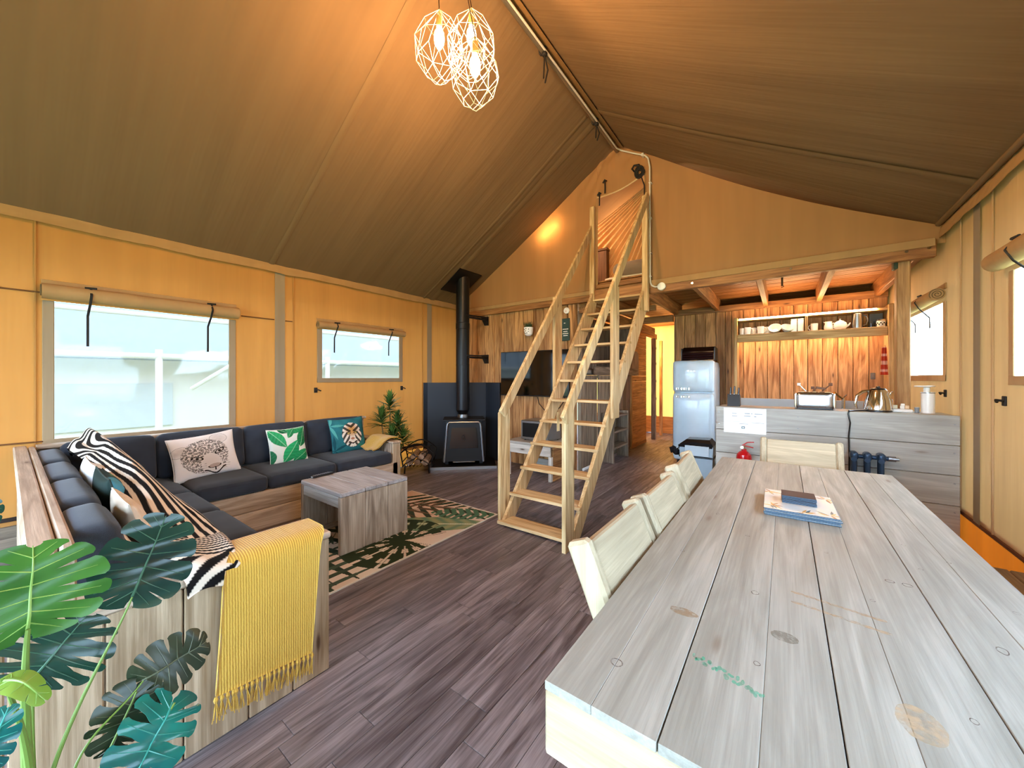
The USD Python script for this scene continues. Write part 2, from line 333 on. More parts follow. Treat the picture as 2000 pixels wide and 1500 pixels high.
wr = sgroup("wall_right")
part(wr, "canvas_panel", wall_grid(XR, YF, 9.6, 0.31, 2.85, list(WINR.values()), seed=5), CANVAS_R)
part(wr, "ground_flap", wall_grid(XR + 0.02, YF, 9.6, 0.0, 0.36, [], 0.08, 0.02, 8), canvas("flap_orange", "b0561f", 0.07, "e8761c"))
part(wr, "seam", bx(XR - 0.014, XR, YF, 5.0, 0.305, 0.33, 0.003), plain("seam_red", "6d4025", 0.9))
part(wr, "webbing_strip", wall_grid(XR - 0.012, 4.17, 4.29, 0.33, 2.7, [], 0.11, 0.002, 4), canvas("band_r", "a3937d", 0.2))
for y in (4.55, 3.98): part(wr, "seam", bx(XR - 0.014, XR - 0.004, y - 0.006, y + 0.006, 0.33, 2.72, 0.002), CANVAS_R)
part(wr, "valance", valance(XR, -1, 2.78, YF, 4.97, 0.13, 12), CANVAS_TAN)
part(wr, "eave_pole", cyl((XR - 0.05, YF, 2.765), (XR - 0.05, 4.9, 2.765), 0.022, 12), plain("eave_pole", "7b6242", 0.6))
for y, z in ((4.93, 1.263), (3.83, 1.25)): toggle(wr, XR, y, z, -1)

# ---- windows
def window(n, x, s, h, pmat, roll_r, ov, straps, strap_len, sag=0.0):
    t = sgroup("window_%d" % n); y0, y1, z0, z1 = h
    fr = canvas("win_tape", "a08c70", 0.1, "a59070") if s > 0 else CANVAS_R
    for a in (bx(x - 0.004, x + s * 0.012, y0 - 0.05, y0 + 0.012, z0 - 0.04, z1, 0.003), bx(x - 0.004, x + s * 0.012, y1 - 0.012, y1 + 0.05, z0 - 0.04, z1, 0.003), bx(x - 0.004, x + s * 0.013, y0 - 0.05, y1 + 0.05, z0 - 0.045, z0 + 0.012, 0.003)):
        part(t, "frame_tape", a, fr)
    ys = np.linspace(y0, y1, 40); zs = np.linspace(z0, z1, 24); Y, Z = np.meshgrid(ys, zs, indexing="ij"); P = np.stack([Y * 0 + x - s * 0.004, Y, Z], -1); P[..., 0] += 0.014 * nz(P, 2.4, n)
    part(t, "pane", sheet(P), pmat, True)
    # rolled up blind above: lathe-like roll with a spiral end
    L = np.linspace(y0 - ov, y1 + ov, 26); r = roll_r * (1 + 0.12 * nz(np.stack([L, L * 0, L * 0], 1), 3.0, n + 20))
    pts = [(x + s * (roll_r + 0.004), y, z1 + roll_r * 1.15 - sag * math.sin(math.pi * i / 25)) for i, y in enumerate(L)]
    b = part(t, "rolled_blind", tube(pts, r, 18), CANVAS_TAN)
    for e, sg in ((0, -1), (-1, 1)):
        a = np.linspace(0, 5.2 * math.pi, 60); rr = roll_r * (0.12 + 0.80 * a / a[-1]); c = np.array(pts[e])
        part(b, "spiral_end", tube(np.stack([c[0] + rr * np.cos(a), np.full(60, c[1] + sg * 0.004), c[2] + rr * np.sin(a)], 1), roll_r * 0.05, 5), plain("roll_edge", "6b5638", 0.9))
    part(b, "hem", bx(x, x + s * 0.01, y0 - ov, y1 + ov, z1 + roll_r * 2.0, z1 + roll_r * 2.0 + 0.05, 0.003), CANVAS_TAN)
    for y in straps:
        p = [(x + s * 0.01, y, z1 + 2.3 * roll_r), (x + s * roll_r * 1.6, y, z1 + 2.0 * roll_r), (x + s * (2 * roll_r + 0.012), y, z1 + 1.1 * roll_r), (x + s * (roll_r * 1.7), y - 0.004, z1), (x + s * 0.022, y - 0.012, z1 - 0.1), (x + s * 0.02, y - 0.012, z1 - strap_len)]
        g = [bar(p[i], p[i + 1], 0.016, 0.005, (s, 0, 0.01), 0.001) for i in range(len(p) - 1)]
        g.append(tube([(x + s * (roll_r + 0.03), y - 0.035, z1 + 2.15 * roll_r), (x + s * (roll_r + 0.035), y + 0.035, z1 + 2.2 * roll_r)], 0.009, 6))
        part(b, "strap", cat(g), STRAP)
    return t
PVC = pane("pvc_pane", "837f7c", 0.14, "7c7874")
PVCR = pane("pvc_pane_bright", "f4f4f4", 0.35, "fffaf0")
window(1, XL, 1, WIN[1], PVC, 0.06, 0.055, (0.43, 1.255), 0.36)
window(2, XL, 1, WIN[2], PVC, 0.042, 0.06, (2.60, 3.44), 0.30)
window(3, XR, -1, WINR[3], PVCR, 0.06, 0.05, (2.6, 3.4), 0.3)
w4 = window(4, XR, -1, WINR[4], PVCR, 0.055, 0.05, (5.3, 5.8), 0.2)

window(5, XR, -1, WINR[5], pane("pvc_pane_clear", "b4b8ba", 0.22, "c4c8c8"), 0.06, 0.05, (0.0, 1.0), 0.3)
# ---- roof canvas
def roofside(sgn, y0, y1, seed):
    xs = np.linspace(0, 3.0 + 0.42, 42); ys = np.arange(y0, y1 + 0.01, 0.08); Xd, Y = np.meshgrid(xs, ys, indexing="ij")
    x = XRIDGE + sgn * Xd; z = np.where(sgn < 0, ZRIDGE - 0.617 * Xd, ZRIDGE - 0.603 * Xd)
    p = np.stack([x, Y, z], -1); sagd = -0.035 * np.sin(np.pi * np.clip(Xd / 3.0, 0, 1)) + 0.05 * nz(np.stack([Xd * 0.35, Y * 2.2, Y * 0], -1), 1.2, seed) * np.clip(Xd, 0, 1) * np.clip(3.4 - Xd, 0, 1)
    p[..., 2] += sagd; return sheet(p[:, ::-1] if sgn > 0 else p)
ce = sgroup("ceiling")
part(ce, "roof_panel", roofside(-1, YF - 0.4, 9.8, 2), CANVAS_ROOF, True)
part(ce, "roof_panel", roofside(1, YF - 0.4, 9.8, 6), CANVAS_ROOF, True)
def roofstrip(sgn, y, w, lift, m, seed, x1=3.0, slant=0.0):
    s = np.linspace(0.06, x1, 60); k = 0.617 if sgn < 0 else 0.603; P = np.zeros((60, 5, 3))
    for j, o in enumerate(np.linspace(-w / 2, w / 2, 5)):
        P[:, j, 0] = XRIDGE + sgn * s; P[:, j, 1] = y + o + slant * s + 0.012 * nz(np.stack([s, s * 0, s * 0], 1), 1.6, seed)
        sagd = -0.035 * np.sin(np.pi * np.clip(s / 3.0, 0, 1)) + 0.05 * nz(np.stack([s * 0.35, P[:, j, 1] * 2.2, s * 0], -1), 1.2, 2 if sgn < 0 else 6) * np.clip(s, 0, 1) * np.clip(3.4 - s, 0, 1)
        P[:, j, 2] = ZRIDGE - k * s + sagd - lift - 0.006 * (1 - abs(o) / (w / 2))
    return sheet(P[:, ::-1] if sgn > 0 else P)
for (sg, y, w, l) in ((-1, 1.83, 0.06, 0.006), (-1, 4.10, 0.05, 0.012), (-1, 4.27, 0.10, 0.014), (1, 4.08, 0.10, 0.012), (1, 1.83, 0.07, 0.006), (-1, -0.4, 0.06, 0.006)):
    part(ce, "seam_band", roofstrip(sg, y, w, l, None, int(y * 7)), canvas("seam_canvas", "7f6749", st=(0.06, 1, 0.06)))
part(ce, "ridge_flap", cat(bar((XRIDGE + 0.07, YF, ZRIDGE - 0.075), (XRIDGE + 0.07, 4.9, ZRIDGE - 0.075), 0.09, 0.006, (0.5, 0, 1), 0.002)), canvas("ridge_canvas", "8a6a42"))
rp = solo("ridge_pole", tube([(XRIDGE + 0.02, y, 4.47 - 0.0 * y) for y in np.linspace(YF, 4.9, 12)], 0.026, 14), plain("pole", "8f8778", 0.35, 0.7), "grey metal ridge pole running under the peak of the tent roof", "pole", kind=None)
def tie(y, z, lab, L):
    t = thing("tie_strap", lab, "strap", (XRIDGE + 0.02, y, z - L))
    x = XRIDGE + 0.02; part(t, "knot", cat(tube([(x + 0.036 * math.cos(a), y + 0.012 * math.sin(a * 2), z + 0.036 * math.sin(a)) for a in np.linspace(0, 6.28, 14)][:-1], 0.009, 6, True), rbox_at((x + 0.02, y, z - 0.045), (0.05, 0.05, 0.04), 0.018)), STRAP)
    for k, (dx, dl) in enumerate(((0.03, 1.0), (-0.012, 0.82))):
        part(t, "tail", tube([(x + 0.02, y, z - 0.05), (x + dx + 0.02, y + 0.01, z - 0.05 - 0.5 * L * dl), (x + dx * 0.4 + 0.02, y - 0.01, z - 0.04 - 0.95 * L * dl)], 0.0075, 6), STRAP)
def rbox_at(c, s, r, n=8, bulge=(0, 0, 0), R=None): return xf(rbox(s, r, n, bulge), R, c)
tie(2.98, 4.47, "black tie strap with two hanging tails on the ridge pole near the lamps", 0.30)
tie(4.17, 4.47, "short black tie strap knotted on the ridge pole near the gable", 0.22)

# ---- gable canvas with the loft doorway, at the back of the living room
gw = sgroup("wall_gable")
def gable(y):
    xs = np.unique(np.round(np.concatenate([np.linspace(XL, XR, 90), [-2.13, -1.47]]), 4)); V, Fc, n = [], [], 0
    for a, b in zip(xs[:-1], xs[1:]):
        m = (a + b) / 2; lo = lambda x: 2.60; hi = lambda x: (zroofL(x) if x < XRIDGE else zroofR(x)) - 0.015 - (0.10 * math.sin(math.pi * min(max((x + 1.4) / 2.55, 0), 1)) if x > -1.4 else 0.0)
        inside = -2.13 < m < -1.47
        def bot(x): return 3.93 + 0.13 * (x + 2.13) / 0.66 - 0.05 * math.sin(math.pi * (x + 2.13) / 0.66) if inside else lo(x)
        k = 26; za = np.linspace(bot(a), hi(a), k); zb = np.linspace(bot(b), hi(b), k)
        P = np.array([[(a, y, z) for z in za], [(b, y, z) for z in zb]]); V.append(P.reshape(-1, 3)); Fc.append(gridf(2, k) + n); n += 2 * k
    V = np.vstack(V); pk = np.exp(-((V[:, 0] + 1.85) / 0.5) ** 2) * np.clip((V[:, 2] - 3.6) / 0.6, 0, 1)
    V[:, 1] += 0.02 * nz(V * [1.5, 1, 1.0], 1.4, 3) + 0.05 * pk * np.sin(34 * np.arctan2(V[:, 0] + 1.85, 4.75 - V[:, 2])) * 0.35
    import trimesh
    f = np.vstack(Fc); m = trimesh.Trimesh(V, np.vstack([f[:, [0, 1, 2]], f[:, [0, 2, 3]]]), process=False); m.merge_vertices(digits_vertex=4); return np.array(m.vertices), np.array(m.faces)
part(gw, "canvas_panel", gable(4.93), CANVAS_GABLE, True)
part(gw, "hem", bx(XL + 0.02, -2.2, 4.885, 4.9, 2.575, 2.63, 0.004), CANVAS_TAN); part(gw, "hem", bx(-1.40, 1.08, 4.885, 4.9, 2.575, 2.65, 0.004), CANVAS_TAN)
for sx in (-2.13, -1.47): part(gw, "door_edge", tube([(sx, 4.925, z) for z in np.linspace(2.65, 3.93 + 0.13 * (sx + 2.13) / 0.66, 8)], 0.012, 6), CANVAS_TAN)
part(gw, "door_edge", tube([(x, 4.92, 3.93 + 0.13 * (x + 2.13) / 0.66 - 0.05 * math.sin(math.pi * (x + 2.13) / 0.66)) for x in np.linspace(-2.13, -1.47, 14)], 0.01, 6), canvas("edge_light", "d3b78c"))
a = np.linspace(0, 6 * math.pi, 60)
part(gw, "rolled_strap", cat(tube(np.stack([-1.53 + (0.02 + 0.045 * a / a[-1]) * np.cos(a), 4.89 + 0 * a, 4.09 + (0.025 + 0.065 * a / a[-1]) * np.sin(a)], 1), 0.010, 6), tube([(-1.60, 4.9, 4.12), (-1.63, 4.9, 4.16), (-1.60, 4.89, 4.19), (-1.53, 4.89, 4.18)], 0.012, 6), tube([(-1.5, 4.89, 4.0), (-1.47, 4.9, 3.9), (-1.468, 4.9, 3.75)], 0.008, 6)), STRAP)
for (x, z) in ((-2.005, 4.08), (-2.085, 3.93)):
    part(gw, "toggle_strap", cat(tube([(x - 0.03, 4.9, z + 0.02), (x, 4.89, z + 0.05), (x + 0.025, 4.9, z + 0.03)], 0.011, 6), tube([(x, 4.9, z + 0.04), (x + 0.006, 4.89, z - 0.06), (x, 4.9, z - 0.13)], 0.009, 6)), STRAP)

# ---- timber wall behind stove and television (wall_back) and the loft platform
wb = sgroup("wall_back")
xs = -4.84
for k in range(12):
    wdt = [0.21, 0.19, 0.20, 0.215, 0.2, 0.195][k % 6]; x1 = min(xs + wdt, -2.60)
    if x1 - xs > 0.03: part(wb, "plank", bx(xs + 0.004, x1 - 0.004, 4.962 + 0.005 * (k % 3), 4.995, 0.0, 2.5, 0.004), W_CLAD("z"))
    xs = x1
part(wb, "end_post", bx(-2.595, -2.50, 4.945, 5.06, 0.0, 2.5, 0.005), W_CLAD("z"))
lp = thing("loft_platform", "timber loft floor over kitchen and hall with front beam and joists", "loft", (-1.8, 4.95, 2.49))
part(lp, "front_beam", bx(-4.84, 1.09, 4.90, 4.97, 2.485, 2.64, 0.005), W_BEAM("x"))
part(lp, "sill", bx(-2.12, -1.49, 4.86, 5.06, 2.64, 2.69, 0.004), W_BEAM("x"))
for x in (-1.55, -0.91, -0.24, 0.40, 1.02, -2.3): part(lp, "joist", bx(x - 0.03, x + 0.03, 4.97, 7.35, 2.52, 2.72, 0.004), W_BEAM("y"))
for k in range(26): part(lp, "ceiling_board", bx(-4.8, 1.12, 5.0 + k * 0.115, 5.112 + k * 0.115, 2.722 + 0.002 * (k % 2), 2.745, 0.003), W_BEAM("x"))
part(lp, "ceiling_board", bx(-4.8, 1.12, 8.0, 10.0, 2.722, 2.745, 0.003), W_BEAM("x"))
part(lp, "deck", bx(-4.8, 1.12, 4.98, 9.8, 2.75, 2.77, 0.003), W_BEAM("y"))
part(lp, "cross_beam", bx(-2.45, -1.6, 7.0, 7.08, 2.40, 2.52, 0.004), W_BEAM("x")); part(lp, "cross_beam", bx(-2.47, -2.37, 5.05, 8.7, 2.36, 2.52, 0.004), W_BEAM("y"))
part(lp, "cross_beam", bx(-2.45, -1.6, 5.9, 5.95, 2.44, 2.52, 0.004), W_BEAM("x"))
for x in (-0.9, 0.05, 0.9): part(lp, "bolt", disc((x, 4.895, 2.55 + 0.01 * x), 0.012, 1, 10, 0.012), CHROME)
part(lp, "bolt", disc((1.04, 4.895, 2.565), 0.012, 1, 10, 0.012), CHROME)
part(lp, "hook_bracket", cat(bx(-0.035, -0.015, 5.2, 5.215, 2.44, 2.72, 0.002), bx(-0.05, 0.0, 5.195, 5.22, 2.56, 2.57, 0.002), tube([(-0.025, 5.2, 2.45), (-0.01, 5.19, 2.43), (-0.03, 5.18, 2.42)], 0.004, 6)), plain("rusty", "5a3c22", 0.6, 0.5))
post = thing("support_post", "square timber post carrying the loft beam at the right end of the counter", "post", (0.9, 5.03, 0))
part(post, "shaft", bx(0.852, 0.946, 4.985, 5.085, 0, 2.52, 0.008), wood("post_wood", "c49a66", "96693e", "z", var=0.1)); part(post, "bracket", bx(0.83, 0.86, 4.975, 5.06, 2.43, 2.53, 0.004), plain("green_metal", "3d4a3a", 0.5, 0.5))

# ---- kitchen rear wall
wk = sgroup("wall_kitchen")
seams = [-1.59, -1.425, -1.26, -1.10, -0.94, -0.80, -0.71, -0.548, -0.382, -0.222, -0.06, 0.108, 0.276, 0.444, 0.617, 0.778, 0.943, 1.13]
for k, (a, b) in enumerate(zip(seams[:-1], seams[1:])): part(wk, "plank", bx(a + 0.003, b - 0.003, 7.10 + 0.004 * (k % 2), 7.13, 0, 2.56, 0.005), wood("kitchen_plank", "d2985f", "8a5425", "z", knot="43220c", var=0.34))
part(wk, "top_trim", bx(-1.6, -0.25, 7.055, 7.10, 2.50, 2.60, 0.004), W_BEAM("x")); part(wk, "top_trim", bx(-0.247, 1.13, 7.055, 7.10, 2.50, 2.60, 0.004), W_BEAM("x"))
part(wk, "end_plank", bx(-1.6, -1.57, 7.1, 8.9, 0, 2.5, 0.004), W_CLAD("z"))
# hall: left partition of horizontal boards, posts, end wall of bright canvas
wh = sgroup("wall_hall")
for k in range(20): part(wh, "board", bx(-2.475, -2.44 + 0.002 * (k % 2), 7.36, 8.28, 0.06 + k * 0.115, 0.172 + k * 0.115, 0.004), wood("hall_board", "c99355", "9d6a34", "y", var=0.12))
part(wh, "board", bx(-2.475, -2.435, 7.36, 8.28, 0, 0.06, 0.004), W_BEAM("y"))
part(wh, "board", bx(-2.475, -2.43, 7.36, 9.1, 2.30, 2.42, 0.004), wood("hall_board", "c99355", "9d6a34", "y", var=0.12))
part(wh, "door_post", bx(-2.46, -2.37, 8.72, 8.80, 0, 2.30, 0.005), W_OLD("z")); part(wh, "door_post", bx(-2.46, -2.40, 9.40, 9.48, 0, 2.3, 0.005), W_CLAD("z"))
for z in (0.5, 0.9, 1.3, 1.7, 2.05): part(wh, "hinge_pin", bx(-2.40, -2.365, 8.80, 8.815, z, z + 0.05, 0.003), BLACK)
part(wh, "end_canvas", wall_grid(0, -4.8, 1.1, 0.0, 2.7, [], 0.2, 0.004, 3) if False else sheet(np.stack(np.meshgrid(np.linspace(-4.8, 1.1, 60), [9.9], np.linspace(0, 2.72, 28), indexing="ij"), -1)[:, 0]), canvas("hall_canvas", "e0b578", 0.14, "f0b860"))
part(wh, "backing", bx(-1.57, 1.13, 7.135, 7.15, 0, 2.56, 0.002), W_OLD("x"))
part(wh, "partition", bx(-1.60, 1.14, 8.9, 8.95, 0, 2.72, 0.003), W_OLD("x"))
part(wh, "rear_gable", sheet(np.array([[(XL - .3, 9.75, 2.7), (XL - .3, 9.75, 2.75)], [(XRIDGE, 9.75, 2.7), (XRIDGE, 9.75, 4.6)], [(XR + .3, 9.75, 2.7), (XR + .3, 9.75, 2.75)]], float)), canvas("rear_canvas", "9c7a50"))
part(wh, "skirting", bx(-4.8, 1.1, 9.86, 9.885, 0.0, 0.42, 0.004), wood("hall_board", "c99355", "9d6a34", "x", var=0.12))

# ---- front of the tent, behind the camera: canvas with a wide open glazed doorway
wf = sgroup("wall_front")
fc = canvas("front_canvas", "b98c58", 0.08, "d9a05a")
def quad(p): return arr((np.array(p, float), np.array([[0, 1, 2, 3]])))
part(wf, "canvas_panel", cat(quad([(XL, YF, 0), (-3.9, YF, 0), (-3.9, YF, 2.5), (XL, YF, 2.72)]), quad([(0.6, YF, 0), (XR, YF, 0), (XR, YF, 2.76), (0.6, YF, 2.5)])), fc, False)
part(wf, "canvas_panel", quad([(XL, YF, 2.72), (-3.9, YF, 2.5), (0.6, YF, 2.5), (XRIDGE, YF, ZRIDGE)]), fc, False); part(wf, "canvas_panel", quad([(0.6, YF, 2.5), (XR, YF, 2.76), (XRIDGE, YF, ZRIDGE), (XRIDGE, YF, ZRIDGE)])[0:2], fc, False)
dr = sgroup("door_1")
for x in (-3.9, -2.4, -0.9, 0.6): part(dr, "door_post", bx(x - 0.04, x + 0.04, YF - 0.05, YF + 0.05, 0, 2.5, 0.005), W_PINE("z"))
part(dr, "lintel", bx(-3.94, 0.64, YF - 0.05, YF + 0.05, 2.42, 2.52, 0.005), W_PINE("x"))

# ---- outside, seen through the left windows
gr = struct("ground", bx(-60, 60, -60, 60, -0.62, -0.6, 0.001), plain("turf", "8d9a62", 0.95))
nt = thing("neighbouring_tent", "pale canvas wall of the neighbouring tent seen through the left windows", "tent", (-9.5, 2.5, -0.6))
part(nt, "canvas_wall", bx(-9.6, -9.5, -6, 12, -0.6, 1.75, 0.01), plain("pale_canvas", "f4f1e8", 0.9))
P = np.zeros((2, 2, 3)); P[0, 0] = (-9.0, -6.5, 1.72); P[0, 1] = (-9.0, 12.5, 1.72); P[1, 0] = (-11.6, -6.5, 3.6); P[1, 1] = (-11.6, 12.5, 3.6)
part(nt, "roof", sheet(P, 0.03), plain("grey_roof", "8795a0", 0.8))
for y in (-1.5, 1.6, 4.6, 7.6): part(nt, "pole", cyl((-8.9, y, -0.6), (-8.9, y, 1.9), 0.05, 10), WHITE)
part(nt, "guy_pole", cyl((-8.7, 2.0, 1.2), (-7.6, 3.6, 2.6), 0.035, 8), WHITE)
part(nt, "eave_rail", cyl((-8.6, -6.4, 2.45), (-8.6, 12.4, 2.45), 0.04, 10), WHITE)
part(nt, "eave_rail", cyl((-8.9, -6.4, 1.78), (-8.9, 12.4, 1.78), 0.05, 10), WHITE)
for (y0, y1) in ((0.0, 1.9), (3.0, 4.6), (6.2, 7.8)): part(nt, "window", bx(-9.5, -9.46, y0, y1, 0.5, 1.3, 0.01), plain("far_pane", "d3dbde", 0.5))

# ================================================================== LARGE FURNITURE
# ---- dining table
tb = thing("dining_table", "long dining table of weathered grey scaffold boards in the right foreground", "table", (0.08, 2.02, 0))
sx = [-0.405, -0.178, 0.083, 0.324, 0.56]
for a, b, m_ in zip(sx[:-1], sx[1:], (0.46, 0.55, 0.42, 0.52)):
    m_ = a + (b - a) * m_
    part(tb, "top_board", bx(a + 0.0014, m_ - 0.0002, 0.665, 3.385, 0.751, 0.77, 0.0012), W_TABLE("y")); part(tb, "top_board", bx(m_ + 0.0002, b - 0.0014, 0.665, 3.385, 0.751, 0.77, 0.0012), W_TABLE("y"))
part(tb, "apron", bx(-0.405, 0.56, 0.665, 0.715, 0.615, 0.750, 0.006), W_CHAIR("x")); part(tb, "apron", bx(-0.405, 0.56, 3.335, 3.385, 0.615, 0.750, 0.006), W_CHAIR("x"))
part(tb, "apron", bx(-0.405, -0.355, 0.716, 3.334, 0.615, 0.750, 0.006), W_CHAIR("y")); part(tb, "apron", bx(0.51, 0.56, 0.716, 3.334, 0.615, 0.750, 0.006), W_CHAIR("y"))
for (y0, y1) in ((0.72, 0.80), (3.25, 3.33)):
    for (a, b) in ((-0.35, -0.13), (-0.127, 0.08), (0.083, 0.29), (0.293, 0.505)): part(tb, "leg_board", bx(a, b, y0, y1, 0.0, 0.615, 0.005), W_CHAIR("z"))
# wear: knots rings, stains and a smear of green paint, thin flush inlays on the boards
def blot(cx, cy, rx, ry, seed, n=26, th=0.0012, ring=0.0, z=0.7703):
    a = np.linspace(0, 2 * np.pi, n, endpoint=False); k = 1 + 0.35 * nz(np.stack([np.cos(a), np.sin(a), a * 0 + seed], 1), 1.7, seed)
    o = np.stack([cx + rx * k * np.cos(a), cy + ry * k * np.sin(a)], 1)
    if ring: i = np.array([cx, cy]) + (o - [cx, cy]) * (1 - ring)
    else: i = np.repeat([[cx, cy]], n, 0)
    zt = z; V = np.vstack([np.c_[o, np.full(n, zt)], np.c_[i, np.full(n, zt)]]); q = np.arange(n); q2 = (q + 1) % n
    f = np.stack([q, q2, q2 + n, q + n], 1); return arr((V, f))
def ink(name, c):
    if name not in _m:
        _m[name] = mat(name, {"tc": ("texture_coordinate", {}), "n": ("noise_texture", {"scale": 55.0, "detail": 4.0, "roughness": 0.7}), "r": ("rgb_ramp", {"ramp": [(0.40, (0.1,) * 3), (0.62, (0.75,) * 3)]}), "t": ("transparent_bsdf", {}), "p": ("principled_bsdf", {"base_color": tuple(C(c)), "roughness": 0.6}), "x": ("mix_closure", {})},
            [("tc.object", "n.vector"), ("n.fac", "r.fac"), ("r.color", "x.fac"), ("t.BSDF", "x.closure1"), ("p.BSDF", "x.closure2")], "x.closure")
    return _m[name]
part(tb, "stain", blot(0.20, 0.985, 0.034, 0.048, 1), ink("stain_tan", "c9b08e"), False); part(tb, "stain", blot(0.197, 0.80, 0.014, 0.022, 5), ink("stain_orange", "b98d5e"), False)
part(tb, "stain", blot(0.0, 1.12, 0.028, 0.022, 8), ink("stain_grey", "8b8578"), False); part(tb, "stain", blot(-0.22, 1.08, 0.035, 0.018, 11), ink("stain_brown", "a58c70"), False)
for k, (x, y, rx, ry) in enumerate(((0.405, 1.36, .010, .016), (0.475, 1.30, .011, .016), (0.47, 0.86, .013, .022), (0.40, 1.16, .008, .012), (0.30, 1.62, .012, .012), (0.262, 1.62, .012, .01), (-0.07, 1.30, .01, .012), (-0.3, 0.80, .014, .012), (-0.30, 1.46, .007, .01), (0.12, 1.75, .006, .006), (0.36, 2.0, .007, .008), (0.45, 1.9, .006, .007), (0.2, 1.45, .006, .007), (-0.12, 1.75, .008, .006), (-0.25, 1.95, .007, .012), (0.28, 1.05, .006, .008), (0.5, 1.6, .007, .008), (-0.05, 0.98, .007, .008), (0.36, 1.78, .006, .006))):
    part(tb, "knot", blot(x, y, rx, ry, 20 + k, ring=0.22), ink("knot_dark", "5b4a44"), False)
rr = random.Random(3)
part(tb, "paint_smear", cat([blot(-0.165 + 0.0042 * k + rr.uniform(-.002, .002), 0.925 - 0.0013 * k + rr.uniform(-.009, .009), rr.uniform(.0025, .005), rr.uniform(.004, .008), k, 8) for k in range(32)]), ink("paint_green", "63b89a"), False)
part(tb, "stain_line", cat([blot(0.03 + 0.028 * k, 1.31 - 0.004 * k + yy, .017, .007, k, 10) for k in range(7) for yy in (0, .06)]), ink("stain_line", "c3a888"), False)

# ---- chairs (built once at the origin facing +x, the back leaning out)
def make_chair(label, loc, rz, group):
    t = thing("dining_chair", label, "chair", loc, rz, group); L = dict(local=True)
    for k in range(2): part(t, "seat_board", bx(-0.02, 0.44, -0.26 + 0.262 * k, -0.002 + 0.262 * k, 0.415, 0.455, 0.005), W_CHAIR("x"), **L)
    k = -0.43
    def board(z0, z1): return bar((0.122 + k * (z0 - 0.45), 0, z0), (0.122 + k * (z1 - 0.45), 0, z1), 0.427, 0.034, (1, 0, 0), 0.006)
    part(t, "back_board", board(0.46, 0.675), W_CHAIR("y"), **L); part(t, "back_board", board(0.678, 0.893), W_CHAIR("y"), **L)
    for s in (-1, 1):
        part(t, "leg", bx(0.34, 0.42, s * 0.215 - 0.03, s * 0.215 + 0.03, 0, 0.414, 0.005), W_CHAIR("z"), **L)
        part(t, "back_post", bar((0.104 - k * 0.45, s * 0.237, 0.0), (0.104 + k * 0.450, s * 0.237, 0.900), 0.045, 0.075, (1, 0, 0), 0.012), W_CHAIR("z"), **L)
    part(t, "stretcher", bx(0.02, 0.40, -0.02, 0.02, 0.18, 0.23, 0.004), W_CHAIR("x"), **L)
    return t
ch = make_chair("slanted wooden chair nearest the camera on the left of the table", (-0.425, 1.285, 0), 0, "chairs round the table")
dup(ch, (-0.418, 1.835, 0), 0.0, "second wooden chair along the table's left side, between two others", "chairs round the table")
dup(ch, (-0.45, 2.50, 0), 0.04, "third wooden chair along the table's left side, in front of the waste bin", "chairs round the table")
dup(ch, (0.095, 3.66, 0), -math.pi / 2, "wooden chair at the far head of the table, in front of the kitchen counter", "chairs round the table")
bn = thing("bench", "dark wooden bench between the table and the right canvas wall", "bench", (0.92, 1.7, 0))
for k in range(2): part(bn, "seat_board", bx(0.70 + 0.195 * k, 0.892 + 0.195 * k, 0.5, 2.94, 0.41, 0.45, 0.005), wood("bench_wood", "8a6a48", "5c4229", "y", var=0.15))
for y in (0.6, 2.8): part(bn, "leg_board", bx(0.73, 1.06, y, y + 0.06, 0, 0.41, 0.005), wood("bench_wood", "8a6a48", "5c4229", "z", var=0.15))

# ---- kitchen counter
kc = thing("kitchen_counter", "grey board breakfast counter dividing the kitchen from the dining table", "counter", (0.26, 4.45, 0))
for k in range(5):
    z1 = 1.10 - 0.24 * k; z0 = max(z1 - 0.2365, 0.0); part(kc, "front_board", bx(-0.59, 1.115, 4.45 + 0.0015 * (k % 2), 4.485, z0, z1, 0.004), W_GREY("x"))
part(kc, "counter_top", bx(-0.575, 1.10, 4.487, 4.82, 1.06, 1.098, 0.004), W_GREY("x")); part(kc, "side_board", bx(-0.59, -0.555, 4.487, 5.5, 0, 1.06, 0.004), W_GREY("y")); part(kc, "back_board", bx(-0.55, 1.10, 4.80, 4.82, 0.0, 1.06, 0.003), W_GREY("x"))
for (x, z) in [(-0.56, 1.04), (-0.56, .92), (1.085, 1.03), (1.085, .8), (1.085, .56), (1.085, .33), (0.1, .92), (0.1, 1.03), (0.6, 1.04)]: part(kc, "screw", disc((x, 4.449, z), 0.006, 1, 8, 0.006), GREYM)
wt = thing("kitchen_worktop", "grey kitchen worktop with sink along the rear plank wall", "worktop", (0.2, 6.75, 0))
part(wt, "top", bx(-0.70, 1.10, 6.45, 7.09, 0.90, 0.94, 0.004), plain("worktop_grey", "8d949a", 0.35)); part(wt, "cupboard_front", bx(-0.70, 0.2, 6.50, 6.53, 0.08, 0.89, 0.004), W_OLD("z")); part(wt, "cupboard_front", bx(0.21, 1.10, 6.50, 6.53, 0.08, 0.89, 0.004), W_OLD("z"))
part(wt, "splash_board", bx(-0.70, 1.10, 7.06, 7.095, 0.94, 1.075, 0.004), plain("splash_grey", "9fa6a8", 0.4)); part(wt, "hob", bx(-0.45, 0.1, 6.52, 6.98, 0.94, 0.955, 0.005), BLKPL); part(wt, "sink", bx(0.45, 0.95, 6.55, 6.95, 0.935, 0.943, 0.004), plain("sink_dark", "3a4048", 0.25, 0.7))

